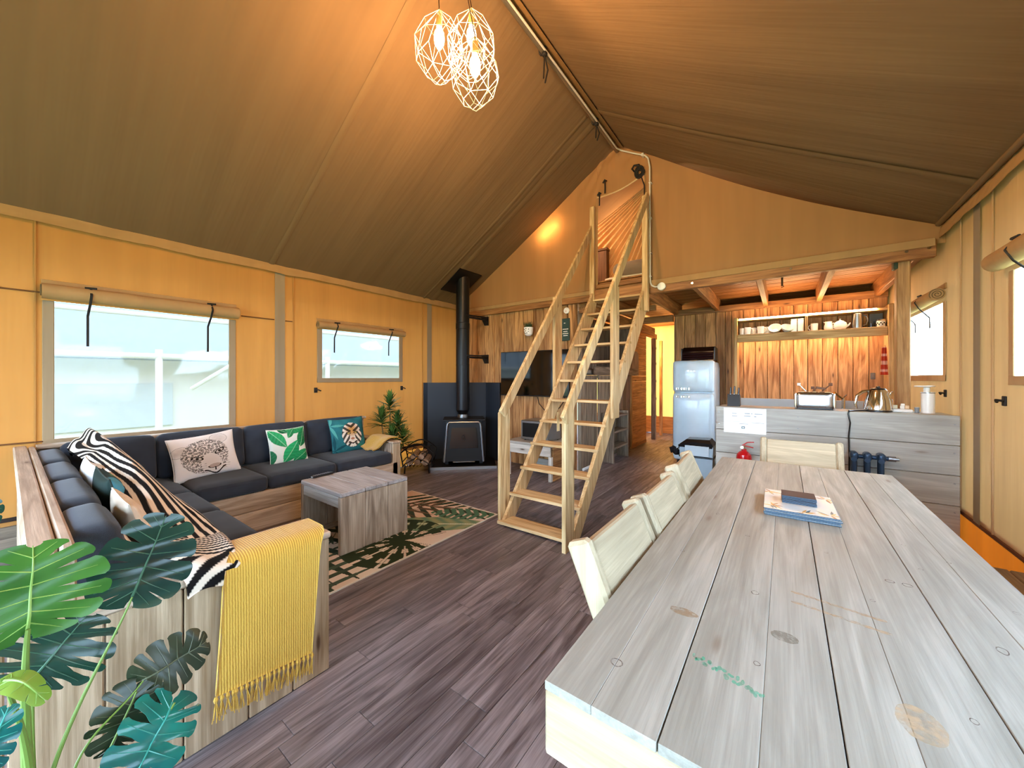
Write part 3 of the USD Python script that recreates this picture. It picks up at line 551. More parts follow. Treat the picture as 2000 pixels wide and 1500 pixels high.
# ---- fridge
fr = thing("fridge", "pale blue-grey retro fridge freezer with rounded corners left of the counter", "fridge", (-1.165, 6.75, 0))
FR = plain("fridge_enamel", "cbdde8", 0.34, 0.0, coat_weight=0.4)
part(fr, "body", rbox_at((-1.165, 6.76, 0.865), (0.60, 0.62, 1.60), 0.07, 12), FR)
part(fr, "lower_door", rbox_at((-1.165, 6.44, 0.625), (0.604, 0.12, 1.07), 0.05, 12, (0, 0.02, 0)), FR); up = part(fr, "upper_door", rbox_at((-1.165, 6.44, 1.425), (0.604, 0.12, 0.50), 0.05, 12, (0, 0.02, 0)), FR)
for (z, nme) in ((1.225, "upper"), (1.10, "lower")):
    for k in range(6):
        xx = -1.41 + 0.036 * k; part(fr, "lettering", bx(xx, xx + (0.026 if k not in (1, 4) else 0.012), 6.362, 6.372, z - 0.018, z + 0.018, 0.003), CHROME)
part(fr, "badge", cat(bx(-1.24, -1.215, 6.358, 6.366, 1.50, 1.52, .002), bx(-1.20, -1.17, 6.358, 6.366, 1.50, 1.51, .002), bx(-1.155, -1.13, 6.358, 6.366, 1.50, 1.51, .002)), CHROME)
for x in (-1.4, -0.93): part(fr, "foot", cyl((x, 6.5, 0), (x, 6.5, 0.07), 0.025, 10), BLKPL)

# ---- corner sofa
sf = thing("corner_sofa", "L-shaped corner sofa frame of scaffold boards along the left wall", "sofa", (-3.3, 1.5, 0))
SB = W_SOFA
part(sf, "front_board", bx(-3.93, -3.90, 0.92, 2.90, 0.185, 0.35, 0.004), SB("y")); part(sf, "front_board", bx(-3.93, -3.90, 0.92, 2.90, 0.0, 0.182, 0.004), SB("y"))
part(sf, "front_board", bx(-3.90, -1.96, 0.90, 0.93, 0.185, 0.35, 0.004), SB("x")); part(sf, "front_board", bx(-3.90, -1.96, 0.90, 0.93, 0.0, 0.182, 0.004), SB("x"))
for k in range(5): part(sf, "slat", bx(-4.66, -3.93, 1.0 + 0.38 * k, 1.30 + 0.38 * k, 0.31, 0.345, 0.004), SB("x"))
for k in range(6): part(sf, "slat", bx(-4.6 + 0.44 * k, -4.2 + 0.44 * k, 0.16, 0.90, 0.31, 0.345, 0.004), SB("y"))
for k in range(4): part(sf, "back_board", bx(-4.745, -4.715, 0.14, 2.94, 0.02 + 0.205 * k, 0.222 + 0.205 * k, 0.004), SB("y"))
part(sf, "back_cap", bx(-4.80, -4.665, 0.14, 2.95, 0.842, 0.872, 0.006), SB("y"))
for k in range(4): part(sf, "back_board", bx(-4.71, -1.96, 0.05, 0.08, 0.02 + 0.205 * k, 0.222 + 0.205 * k, 0.004), SB("x"))
part(sf, "back_cap", bx(-4.80, -1.86, 0.032, 0.098, 0.835, 0.868, 0.008), wood("cap_board", "cdb9a4", "a8927c", "x", var=0.12)); part(sf, "back_cap", bx(-4.70, -1.85, 0.101, 0.134, 0.835, 0.868, 0.008), wood("cap_board", "cdb9a4", "a8927c", "x", var=0.12))
# end panel next to the plants
ys = [-0.16, 0.0, 0.19, 0.385, 0.59, 0.76, 0.925]
for a, b in zip(ys[:-1], ys[1:]): part(sf, "end_board", bx(-1.80, -1.77, a + 0.002, b - 0.002, 0.0, 0.628, 0.004), wood("end_board", "cbb497", "9d8262", "z", var=0.14))
part(sf, "arm_cap", bx(-1.96, -1.765, 0.0, 0.93, 0.63, 0.662, 0.006), wood("cap_board", "cdb9a4", "a8927c", "y", var=0.12)); part(sf, "arm_board", bx(-1.96, -1.93, 0.08, 0.92, 0.0, 0.628, 0.004), SB("y"))
part(sf, "back_end", bx(-1.86, -1.82, 0.03, 0.135, 0.662, 0.834, 0.005), SB("z"))
# far arm
for k, (a, b) in enumerate(((-4.74, -4.32), (-4.318, -3.93))): part(sf, "arm_board", bx(a, b, 2.91, 2.94, 0, 0.585, 0.004), SB("z"))
part(sf, "arm_post", bx(-3.932, -3.90, 2.83, 2.94, 0.0, 0.585, 0.005), wood("arm_post", "c9b79c", "a8906f", "z", var=0.1)); part(sf, "arm_cap", bx(-4.70, -3.89, 2.82, 2.95, 0.587, 0.612, 0.006), SB("x"))
part(sf, "arm_board", bx(-4.7, -3.94, 2.83, 2.86, 0.0, 0.585, 0.004), SB("z"))

def cushion(name, s, c, label, group, rot=None, r=0.045, bulge=(0.0, 0.0, 0.012), m=CUSH, piping=True):
    g = rbox(s, r, 12, bulge); R = rot
    v, f = xf(g, R, c); t = thing(name, label, "cushion", (c[0], c[1], v[:, 2].min()), 0, group); part(t, "cover", (v, f), m, True)
    if piping:
        h = np.array(s) / 2; ax = int(np.argmin(s)); o = [i for i in range(3) if i != ax]; rr = r * 0.7
        loop = []
        for k in range(48):
            a = 2 * np.pi * k / 48; q = np.zeros(3); n = 9.0; ca, sa = math.cos(a), math.sin(a); d = (abs(ca) ** n + abs(sa) ** n) ** (-1 / n)
            q[o[0]], q[o[1]] = ca * d * (h[o[0]] - 0.004), sa * d * (h[o[1]] - 0.004); q[ax] = h[ax] - r * 0.9; loop.append(q)
        loop = np.array(loop); part(t, "piping", tube((loop @ np.array(R).T if R is not None else loop) + c, 0.0042, 5, True), plain("piping_dark", "262b33", 0.9))
    return t
# seat cushions: long leg along the wall
SG, BG = "charcoal seat cushions of the corner sofa", "charcoal back cushions of the corner sofa"
for (y0, y1, lab) in ((0.93, 1.46, "charcoal seat cushion on the wall side below the leopard pillow"), (1.465, 2.12, "charcoal seat cushion below the green leaf pillow"), (2.125, 2.82, "charcoal seat cushion at the far end below the tiger pillow")):
    cushion("seat_cushion", (0.80, y1 - y0, 0.14), (-4.275, (y0 + y1) / 2, 0.42), lab, SG)
for (x0, x1, lab) in ((-4.66, -3.88, "charcoal seat cushion in the inner corner of the sofa"), (-3.875, -3.20, "charcoal seat cushion next to the inner corner, beside the zebra throw"), (-3.195, -2.50, "charcoal seat cushion in the middle of the near sofa leg"), (-2.495, -1.97, "charcoal seat cushion beside the yellow throw")):
    cushion("seat_cushion", (x1 - x0, 0.745, 0.14), ((x0 + x1) / 2, 0.535, 0.42), lab, SG)
R = roty(-0.16)
for (y0, y1, lab) in ((0.25, 0.80, "charcoal back cushion in the far left corner, behind the zebra throw"), (0.805, 1.47, "charcoal back cushion behind the leopard pillow"), (1.475, 2.10, "charcoal back cushion behind the green leaf pillow"), (2.105, 2.80, "charcoal back cushion behind the tiger pillow")):
    cushion("back_cushion", (0.15, y1 - y0, 0.40), (-4.58, (y0 + y1) / 2, 0.685), lab, BG, R, 0.05, (0.03, 0, 0.012))
R = rotx(-0.12 * -1)
for (x0, x1, lab) in ((-4.46, -3.80, "small charcoal back cushion furthest from the camera along the board-capped backrest"), (-3.74, -3.13, "second charcoal back cushion from the far corner along the board-capped backrest"), (-3.09, -2.48, "charcoal back cushion with a seam across its top beside the board-capped backrest"), (-2.42, -1.98, "charcoal back cushion nearest the plants beside the board-capped backrest")):
    t = cushion("back_cushion", (x1 - x0, 0.135, 0.40), ((x0 + x1) / 2, 0.205, 0.665), lab, BG, rotx(0.10), 0.045, (0, 0.025, 0.012))
    if x0 == -3.09: part(t, "zip_seam", cat(tube([(-2.80, y, 0.868 - 0.9 * max(0, abs(y - 0.19) - 0.035)) for y in np.linspace(0.135, 0.25, 9)], 0.004, 5), tube([(-2.815, y, 0.868 - 0.9 * max(0, abs(y - 0.19) - 0.035)) for y in np.linspace(0.135, 0.25, 9)], 0.003, 5)), plain("zip", "59616c", 0.8))

# ---- coffee table
ct = thing("coffee_table", "low coffee table of grey boards with open ends, on the leaf rug", "table", (-3.11, 1.86, 0))
CT = lambda a: wood("coffee_board", "b7a793", "7f6d5b", a, knot="4c3a2c", var=0.2, rough=0.55)
CTT = lambda a: wood("coffee_top", "b5b2b2", "948d89", a, knot="6a5d52", var=0.12, rough=0.5)
for (a, b) in ((1.54, 1.755), (1.758, 1.97), (1.973, 2.178)):
    part(ct, "top_board", bx(-3.44, -2.782, a, b, 0.462, 0.50, 0.007), CTT("x"))
    part(ct, "side_board", bx(-3.44, -3.40, a, b, 0.012, 0.461, 0.004), CT("z")); part(ct, "side_board", bx(-2.822, -2.784, a, b, 0.012, 0.461, 0.004), CT("z"))
part(ct, "apron", bx(-3.399, -2.823, 1.543, 1.575, 0.375, 0.461, 0.004), wood("coffee_apron", "c3c2be", "a5a29c", "x", var=0.1)); part(ct, "apron", bx(-3.399, -2.823, 2.145, 2.175, 0.375, 0.461, 0.004), CT("x"))
part(ct, "base_rail", bx(-3.40, -3.375, 1.58, 2.14, 0.012, 0.06, 0.004), CT("y"))

# ---- steep loft stair
ld = thing("loft_stair", "steep open pine stair with handrails leading up to the loft", "stair", (-1.82, 3.8, 0))
RUN, RISE = 0.190, 0.2225
def stringer(x):
    d = np.array([0, RUN, RISE]); d /= np.linalg.norm(d); n = np.array([0, d[2], -d[1]])
    def P(y, z): return (y, z)
    # lower end cut on the floor, upper end against the loft beam; front edge 20 mm behind the nosings
    f = lambda z: 2.795 + z * RUN / RISE; w = 0.185
    prof = [(f(0.0), 0.0), (f(0.0) + w, 0.0), (4.89, (4.89 - w - 2.795) * RISE / RUN), (4.89, 2.62), (f(2.62), 2.62)]
    return hull([(x + o, y, z) for y, z in prof for o in (0, 0.035)])
part(ld, "stringer", stringer(-2.195), W_PINE("z")); part(ld, "stringer", stringer(-1.48), W_PINE("z"))
for i in range(12):
    y, z = 2.765 + RUN * i, 0.045 + RISE * i
    td = part(ld, "tread", bx(-2.16, -1.48, y, y + 0.185, z - 0.028, z, 0.003), W_PINE("x"))
    part(td, "nosing", bx(-2.205, -1.437, y - 0.004, y + 0.03, z - 0.028, z + 0.0005, 0.003), W_PINE("x"))
for x, y0 in ((-2.235, 2.815), (-1.437, 2.63)): part(ld, "newel", hull([(x + o, y, z) for o in (0, 0.034) for (y, z) in ((y0, 0), (y0 + 0.15, 0), (y0 + 0.15, 1.20), (y0, 1.06))]), W_PINE("z"))
def rail(x, p0, p1): return bar((x, *p0), (x, *p1), 0.034, 0.105, b=0.006)
part(ld, "handrail", rail(-2.195, (2.83, 1.05), (5.0, 3.62)), W_PINE("z")); part(ld, "handrail", rail(-1.42 + 0.02, (2.60, 1.06), (4.80, 3.70)), W_PINE("z"))
part(ld, "rail_drop", bx(-1.474 + 0.034, -1.437 + 0.034 - 0.04, 2.56, 2.60, 0.98, 1.13, 0.004), W_PINE("z"))
part(ld, "mid_post", bx(-2.235, -2.197, 3.86, 4.03, 1.25, 2.36, 0.004), W_PINE("z")); part(ld, "mid_post", bx(-1.443, -1.407, 3.66, 3.83, 0.98, 2.36, 0.004), W_PINE("z"))
part(ld, "top_post", bx(-2.215, -2.15, 4.86, 4.92, 2.45, 3.80, 0.004), W_PINE("z")); part(ld, "top_post", bx(-1.47, -1.40, 4.80, 4.88, 2.25, 3.72, 0.004), W_PINE("z"))

# ---- stove, hearth, screen, flue
ang = math.atan2(0.75, 0.79)      # hearth front runs from (-4.33,3.78) to (-3.57,4.50)
u = np.array([math.cos(ang), math.sin(ang), 0]); nb = np.array([-u[1], u[0], 0])   # nb points to the corner
F0 = np.array([-3.95, 4.14, 0]); Rz = rotz(ang)
def diag(m, a=0, b=0, z=0): return xf(m, Rz, F0 + a * u + b * nb + np.array([0, 0, z]))
he = thing("hearth", "black hearth plate with bright front edge under the stove", "hearth", tuple(F0))
part(he, "plate", diag(bx(-0.50, 0.50, 0.008, 0.66, 0.0, 0.042, 0.003)), BLACK); part(he, "edge_trim", diag(bx(-0.505, 0.505, 0.0, 0.008, 0.0, 0.044, 0.001)), plain("trim_alu", "b9c2cb", 0.3, 0.9))
sc = thing("heat_screen", "dark blue-black sheet metal heat screen folded round the stove corner", "screen", (-4.3, 4.6, 0))
SCR = plain("screen_metal", "1f262f", 0.45, 0.3)
pL, pR = np.array([-4.80, 4.20, 0]), np.array([-4.25, 4.925, 0])
q = [np.array([-4.79, 4.08, 0]), np.array([-4.70, 4.13, 0]), np.array([-4.24, 4.90, 0]), np.array([-3.86, 4.93, 0])]
q = [np.array([-4.815, 4.085, 0]), np.array([-4.80, 4.16, 0]), np.array([-4.17, 4.915, 0]), np.array([-3.87, 4.925, 0])]
for a, b in zip(q[:-1], q[1:]): part(sc, "panel", bar(a + [0, 0, 0.66], b + [0, 0, 0.66], 0.012, 1.32, b=0.001), SCR)
part(sc, "edge_flange", bx(-3.875, -3.85, 4.895, 4.93, 0, 1.32, 0.003), SCR)
st = thing("wood_stove", "small dark cast iron wood stove with glass door in the corner", "stove", tuple(F0 + 0.45 * nb))
SM = plain("stove_iron", "0e1013", 0.5, 0.3)
def trap(w0, w1, y0, y1, z0, z1, sl=0.0): return hull([(s * w, y, z) for z, w, dy in ((z0, w0 / 2, 0), (z1, w1 / 2, sl)) for s in (-1, 1) for y in (y0 + dy, y1)])
part(st, "body", diag(trap(0.66, 0.56, 0.16, 0.58, 0.10, 0.72, 0.05)), SM); part(st, "top_plate", diag(bx(-0.33, 0.33, 0.17, 0.62, 0.72, 0.75, 0.008)), SM)
d = part(st, "door", diag(trap(0.60, 0.50, 0.13, 0.17, 0.10, 0.695, 0.045)), SM); part(d, "glass", diag(trap(0.44, 0.38, 0.122, 0.14, 0.30, 0.62, 0.026)), plain("stove_glass", "1a1d20", 0.16, 0.0))
pth = [(-0.305, 0.155, 0.09), (-0.26, 0.172, 0.64), (-0.25, 0.176, 0.685), (-0.225, 0.178, 0.705), (0.225, 0.178, 0.705), (0.25, 0.176, 0.685), (0.26, 0.172, 0.64), (0.305, 0.155, 0.09)]
part(d, "frame_rim", diag(tube([(x, y - 0.035, z) for x, y, z in pth], 0.013, 8)), plain("rim_metal", "aab6c0", 0.3, 0.8))
part(d, "emblem", diag(cat(tube([(0.035 * math.cos(a), 0.13, 0.46 + 0.04 * math.sin(a)) for a in np.linspace(1.2, 5.4, 12)], 0.006, 5), tube([(0.0, 0.13, 0.52), (0.01, 0.13, 0.42), (0.03, 0.13, 0.46)], 0.006, 5))), BLACK)
part(st, "ash_lip", diag(bx(-0.17, 0.17, 0.10, 0.14, 0.085, 0.10, 0.004)), plain("rim_metal", "aab6c0", 0.3, 0.8))
for s in (-1, 1):
    for yy in (0.2, 0.5): part(st, "foot", diag(bx(s * 0.27 - 0.03, s * 0.27 + 0.03, yy, yy + 0.06, 0.042, 0.10, 0.005)), SM)
fc_ = F0 + 0.42 * nb; fx, fy = -4.30, 4.48
fl = thing("stove_flue", "tall black flue pipe rising from the stove through the roof", "flue pipe", (fx, fy, 0.75))
prof = [(0.075, 0.75), (0.07, 0.80), (0.082, 0.82), (0.112, 0.86), (0.118, 0.88), (0.118, 1.60), (0.121, 1.605), (0.121, 1.62), (0.118, 1.625), (0.118, 2.20), (0.124, 2.205), (0.124, 2.30), (0.118, 2.305), (0.118, 3.14)]
part(fl, "pipe", lathe([(r * 0.93, z) for r, z in prof], 32, (fx, fy, 0)), BLACK); part(fl, "collar", cyl((fx, fy, 0.75), (fx, fy, 0.80), 0.088, 24), GREYM)
sl = 0.617; g = bx(-0.26, 0.26, -0.26, 0.26, -0.006, 0.006, 0.002); cth = math.atan(sl); Rr = roty(-cth) @ rotz(0.0)
part(fl, "roof_plate", xf(g, Rr, (fx - 0.03, fy, zroofL(fx - 0.03) - 0.055)), BLACK)
for z in (2.40, 1.74):
    b = part(fl, "wall_bracket", cat(bar((fx + 0.1, fy + 0.03, z), (-4.16, 4.93, z), 0.03, 0.03), bar((fx + 0.1, fy - 0.02, z + 0.03), (-4.12, 4.90, z + 0.03), 0.03, 0.02)), BLACK)
    part(b, "bracket_plate", hull([(-4.24 + dx, y, z + dz) for y in (4.935, 4.96) for dx, dz in ((-0.06, 0.06), (0.10, 0.06), (0.10, -0.09), (0.02, -0.09))]), BLACK)

# ---- television wall
tv = thing("television", "large flat black television on the plank wall behind the stair", "television", (-3.19, 4.93, 1.11))
part(tv, "casing", bx(-3.82, -2.555, 4.885, 4.935, 1.11, 1.825, 0.006), BLKPL); part(tv, "screen", bx(-3.81, -2.565, 4.881, 4.886, 1.125, 1.815, 0.001), plain("tv_screen", "050608", 0.06)); part(tv, "mount", bx(-3.4, -3.0, 4.935, 4.966, 1.3, 1.6, 0.003), BLACK)
cb = solo("television_cable", tube([(-3.12, 4.93, 1.10), (-3.10, 4.935, 1.0), (-3.0, 4.94, 0.90), (-2.86, 4.945, 0.88), (-2.74, 4.945, 0.95), (-2.66, 4.94, 1.06), (-2.65, 4.93, 1.11)], 0.006, 6), BLKPL, "thin black cable hanging in a loop under the television", "cable")
dk = thing("low_desk", "low grey board desk under the television, behind the stair", "desk", (-2.89, 4.6, 0))
for (a, b) in ((4.30, 4.51), (4.513, 4.725), (4.728, 4.94)): part(dk, "top_board", bx(-3.28, -2.50, a, b, 0.465, 0.50, 0.005), W_GREY("x"))
part(dk, "apron", bx(-3.26, -2.53, 4.305, 4.335, 0.335, 0.464, 0.004), wood("white_board", "e0dcd2", "c5bfb2", "x", var=0.06))
for x in (-3.26, -2.56): part(dk, "leg_post", bx(x, x + 0.045, 4.305, 4.36, 0, 0.335, 0.005), wood("white_board", "e0dcd2", "c5bfb2", "z", var=0.06))
part(dk, "side_board", bx(-2.545, -2.515, 4.365, 4.93, 0, 0.464, 0.004), W_CLAD("y")); part(dk, "stretcher", bx(-3.25, -2.56, 4.86, 4.89, 0.06, 0.16, 0.004), W_GREY("x"))
mw = thing("microwave", "silver microwave oven with black door on the low desk", "microwave", (-2.88, 4.6, 0.5))
part(mw, "body", bx(-3.09, -2.63, 4.44, 4.80, 0.515, 0.79, 0.008), GREYM); dd = part(mw, "door", bx(-3.085, -2.76, 4.425, 4.44, 0.52, 0.785, 0.006), GREYM); part(dd, "window", bx(-3.055, -2.78, 4.42, 4.426, 0.555, 0.755, 0.004), BLKPL)
part(mw, "control_panel", bx(-2.755, -2.635, 4.425, 4.44, 0.52, 0.785, 0.005), GREYM); part(mw, "handle", bx(-2.775, -2.762, 4.40, 4.43, 0.56, 0.75, 0.004), CHROME)
for z in (0.56,): part(mw, "knob", disc((-2.695, 4.415, z), 0.02, 1, 16, 0.02), CHROME)
for x in (-3.05, -2.67):
    for y in (4.48, 4.76): part(mw, "foot", cyl((x, y, 0.50), (x, y, 0.516), 0.012, 8), BLKPL)

# ================================================================== TEXTILES
def mixc(a, b, t): return a * (1 - t[..., None]) + b * t[..., None]
def n2(u, v, s, seed=0): return meshkit.fbm(np.stack([u * s + 11.3, v * s + 5.1, np.zeros_like(u) + 0.37 * seed], -1), 3, seed) - 0.5
def blade(u, v, x, y, ang, L, W, p=0.8):
    """0..1 mask of a leaf blade from (x,y) along ang, and its coordinates"""
    c, s = math.cos(ang), math.sin(ang); a = ((u - x) * c + (v - y) * s) / L; b = (-(u - x) * s + (v - y) * c) / W
    w = np.sin(np.pi * np.clip(a, 0, 1) ** p); return ((a > 0) & (a < 1) & (np.abs(b) < w)), a, b
def pillow(name, w, h, t, centre, R, painter, back, label, n=84, group=None, pinch=0.07):
    g = np.linspace(-1, 1, n); U, Vv = np.meshgrid(g, g, indexing="ij")
    th = t / 2 * np.clip((1 - U ** 2) * (1 - Vv ** 2), 0, 1) ** 0.42; wr = 0.05 * t * n2(U, Vv, 3.0, len(label))
    X = U * w / 2 * (1 - pinch * (1 - Vv ** 2)); Z = Vv * h / 2 * (1 - pinch * (1 - U ** 2))
    A = np.stack([X, -(th + wr * (th > 0.004)), Z], -1).reshape(-1, 3); B = np.stack([X, th, Z], -1).reshape(-1, 3); q = gridf(n, n)
    v, f = arr((np.vstack([A, B]), np.vstack([q, q[:, ::-1] + n * n])))
    col = np.vstack([painter(U, Vv).reshape(-1, 3), np.tile(back, (n * n, 1))])
    v = v @ np.asarray(R).T + np.array(centre, float)
    tt = thing(name, label, "pillow", (centre[0], centre[1], v[:, 2].min()), 0, group); part(tt, "cover", (v, f), printed("pillow_print"), col=col)
    e = np.linspace(-1, 1, 20); L = [(a, -1) for a in e] + [(1, a) for a in e[1:]] + [(a, 1) for a in e[::-1][1:]] + [(-1, a) for a in e[::-1][1:-1]]
    P = np.array([(a * w / 2 * (1 - pinch * (1 - b * b)), 0, b * h / 2 * (1 - pinch * (1 - a * a))) for a, b in L]) @ np.asarray(R).T + np.array(centre, float)
    part(tt, "seam", tube(P, 0.004, 5, True), plain("seam_" + name, tuple(np.clip(back, 0, 1)) if False else np.array(back), 0.9)); return tt
def ell(u, v, x, y, rx, ry, a=0.0):
    c, s = math.cos(a), math.sin(a); p, q = (u - x) * c + (v - y) * s, -(u - x) * s + (v - y) * c; return (p / rx) ** 2 + (q / ry) ** 2
def spots(u, v, s, seed):
    """ring-like rosettes"""
    r = np.random.RandomState(seed); k = int(s); gx, gy = np.meshgrid(np.arange(-k, k + 1), np.arange(-k, k + 1)); c = np.stack([gx.ravel(), gy.ravel()], 1) + r.uniform(-.38, .38, (gx.size, 2)); c = c / k
    from scipy.spatial import cKDTree
    d, i = cKDTree(c).query(np.stack([u.ravel(), v.ravel()], 1)); return d.reshape(u.shape) * k, i.reshape(u.shape)
def p_leopard(u, v):
    u, v = (u + 0.05) * 0.88, (v + .02) * 0.88; c, s = math.cos(0.10), math.sin(0.10); u, v = u * c + v * s, -u * s + v * c
    white, ink_, grey = C("efebe8"), C("26211f"), C("a79d96"); out = np.broadcast_to(white, u.shape + (3,)).copy()
    for (ex, ey, a) in ((-0.60, 0.36, 0.5), (0.52, 0.60, -0.5)):
        e = ell(u, v, ex, ey, 0.26, 0.20, a); out = mixc(out, grey, np.clip(1.1 - e, 0, 1) * 0.7 * (0.6 + n2(u, v, 9, 3))); out = mixc(out, ink_, ((e < 1.05) & (e > 0.85)).astype(float) * 0.35)
    face = ell(u, v, 0.0, -0.02, 0.66, 0.72) + 0.35 * n2(u, v, 3, 1); d, i = spots(u * 1.0 + 0.1 * n2(u, v, 5, 2), v, 15, 4)
    ringm = (np.abs(d - 0.30) < 0.13 + 0.06 * n2(u, v, 9, 7)) & ((face < 1.0) & (ell(u, v, 0.10, -0.45, 0.30, 0.50) > 1.0)); out = mixc(out, C("d9cfc6"), np.clip(1.15 - face, 0, 1) * .8); out = mixc(out, ink_, ringm * 0.92)
    muz = ell(u, v, 0.10, -0.42, 0.24, 0.36); out = mixc(out, C("dcd3cb"), np.clip(1.2 - muz, 0, 1) * 0.7)
    for (ex, ey, a) in ((-0.25, -0.06, -0.5), (0.42, 0.05, 0.5)):
        e = ell(u, v, ex, ey, 0.16, 0.07, a); out = mixc(out, ink_, (e < 1.3).astype(float)); out = mixc(out, C("c9c2ba"), (e < 0.62).astype(float)); out = mixc(out, ink_, (ell(u, v, ex, ey, 0.045, 0.05) < 1).astype(float))
    nose = ell(u, v, 0.15, -0.52, 0.17, 0.085); out = mixc(out, C("b9a79c"), (nose < 1).astype(float)); out = mixc(out, ink_, ((nose > 0.8) & (nose < 1.25) & (v < -0.5)).astype(float))
    mouth = (np.abs(v + 0.74 + 0.10 * np.cos((u - 0.15) * 11)) < 0.028) & (np.abs(u - 0.15) < 0.30) | ((np.abs(u - 0.15) < 0.018) & (v < -0.58) & (v > -0.72)); out = mixc(out, ink_, mouth.astype(float))
    wh = (np.abs(np.sin(v * 34 + u * 6)) < 0.28) & (ell(u, v, 0.15, -0.55, 0.46, 0.24) < 1) & (ell(u, v, 0.15, -0.5, 0.22, 0.34) > 1); return mixc(out, ink_, wh * 0.6)
def p_leaf(u, v):
    out = np.broadcast_to(C("e9efe6"), u.shape + (3,)).copy(); r = np.random.RandomState(5)
    for (x, y, a, L, W, h) in ((-0.95, 0.95, -0.95, 1.35, 0.24, "2f9a5f"), (-1.05, -1.1, 1.75, 1.15, 0.30, "2b7f58"), (-0.35, -1.0, 0.95, 1.55, 0.28, "27a062"), (0.15, -1.05, 0.62, 1.25, 0.22, "239058"), (-0.15, 0.95, 0.0, 1.3, 0.22, "2d9c5e"), (0.6, -0.2, 1.25, 1.3, 0.22, "1f7a49"), (-0.5, 1.05, -0.55, 0.6, 0.13, "1c6b45"), (-0.05, 0.42, 0.95, 0.75, 0.12, "2c8d58")):
        m, p, b = blade(u, v, x, y, a, L, W * 1.38, .85); base = C(h); tone = 0.75 + 0.5 * np.abs(np.sin(b * 3 + p * 22)) * 0.6 + 0.3 * (b > 0); cc = np.clip(base[None, None] * tone[..., None], 0, 1); cc = mixc(cc, C("8fd0a0"), (np.abs(b) < 0.06).astype(float)); out = np.where(m[..., None], cc, out)
    return out
def p_tiger(u, v):
    out = mixc(np.broadcast_to(C("1f5560"), u.shape + (3,)), C("2f7f86"), np.clip(0.5 + n2(u, v, 2, 1) * 2, 0, 1))
    for k in range(15):
        cx, cy = [(-1, 0.6), (1.0, -0.9), (-0.9, -0.8)][k % 3]; m, p, b = blade(u, v, cx, cy, k * 0.42 + (k % 3), 0.85, 0.07); out = mixc(out, C(["5fb3a8", "2d7f5a", "123f4c"][k % 3]), m * 0.75)
    f = ell(u, v, 0.12, -0.02, 0.62, 0.74) + 0.3 * n2(u, v, 5, 2); face = f < 1; base = mixc(np.broadcast_to(C("e8e2d6"), u.shape + (3,)), C("c99a5a"), np.clip(1.1 - ell(u, v, 0.12, 0.25, 0.42, 0.42), 0, 1)); out = np.where(face[..., None], base, out)
    du = np.abs(u - 0.12) + 0.03 * n2(u, v, 6, 4); ph = np.where(v > 0.16, 17 * v - 13 * du, 15 * v + 20 * du)
    st = (np.sin(ph + 1.0 * n2(u, v, 4, 5)) > 0.05) & face & (ell(u, v, 0.12, -0.20, 0.17, 0.44) > 1) & ((du > .05) | (v > .3)); out = mixc(out, C("17130f"), st * 0.92)
    for ex in (-0.10, 0.34): e = ell(u, v, ex, 0.08, 0.11, 0.055); out = mixc(out, C("14110e"), (e < 1.5).astype(float)); out = mixc(out, C("c9b46a"), (e < 0.6).astype(float))
    out = mixc(out, C("b87f62"), (ell(u, v, 0.12, -0.26, 0.12, 0.07) < 1).astype(float)); out = mixc(out, C("241a16"), ((np.abs(v + 0.50 + 0.05 * np.cos((u - 0.12) * 14)) < 0.035) & (np.abs(u - 0.12) < 0.28)).astype(float)); return out
def p_plain(h, amp=0.15, s=6):
    c = C(h); return lambda u, v: np.clip(c[None, None] * (1 + amp * 2 * n2(u, v, s, 2))[..., None], 0, 1)
def p_bird(u, v):
    out = np.broadcast_to(C("1d3230"), u.shape + (3,)).copy(); out = mixc(out, C("4f9cbc"), np.clip(1.4 - ell(u, v, -0.75, 0.75, 0.45, 0.4), 0, 1))
    for k in range(9):
        m, p, b = blade(u, v, -0.2 + 0.06 * k, 0.95 - 0.2 * k, -0.25 - 0.05 * k, 1.1, 0.085); out = np.where(m[..., None], mixc(np.broadcast_to(C("4f7f4d"), u.shape + (3,)), C("27492c"), (np.abs(b) < 0.2).astype(float)), out)
    return out
RY90 = rotz(math.pi / 2)          # front (-y) turned towards +x
def wallpose(lean, roll=0.0): return roty(-lean) @ RY90 @ roty(-roll)
pillow("leopard_pillow", 0.50, 0.40, 0.14, (-4.36, 1.10, 0.675), wallpose(0.28, 0.10), p_leopard, C("dedad6"), "white pillow printed with a grey leopard's face", 150)
pillow("leaf_pillow", 0.38, 0.38, 0.12, (-4.36, 1.815, 0.665), wallpose(0.26, 0.02), p_leaf, C("dfe6dc"), "square white pillow printed with bright green banana leaves", 100)
pillow("tiger_pillow", 0.45, 0.43, 0.13, (-4.37, 2.51, 0.69), wallpose(0.24, 0.02), p_tiger, C("23424a"), "teal pillow printed with a tiger's face and leaves", 150)
pillow("white_pillow", 0.42, 0.40, 0.15, (-3.34, 0.345, 0.71), rotx(0.25) @ rotz(math.pi), p_plain("e9e6e2", 0.1, 14), C("e9e6e2"), "fluffy white pillow tucked behind the zebra throw", 60)
pillow("bird_pillow", 0.44, 0.42, 0.13, (-2.82, 0.345, 0.71), rotx(0.25) @ rotz(math.pi), p_bird, C("20302c"), "dark green and blue leaf pillow half under the zebra throw", 90)
pillow("cream_pillow", 0.42, 0.38, 0.11, (-2.40, 0.355, 0.69), rotx(0.28) @ rotz(math.pi), p_plain("dccdb9", 0.15, 8), C("cdbda8"), "cream pillow corner peeping out at the near end of the zebra throw", 50)

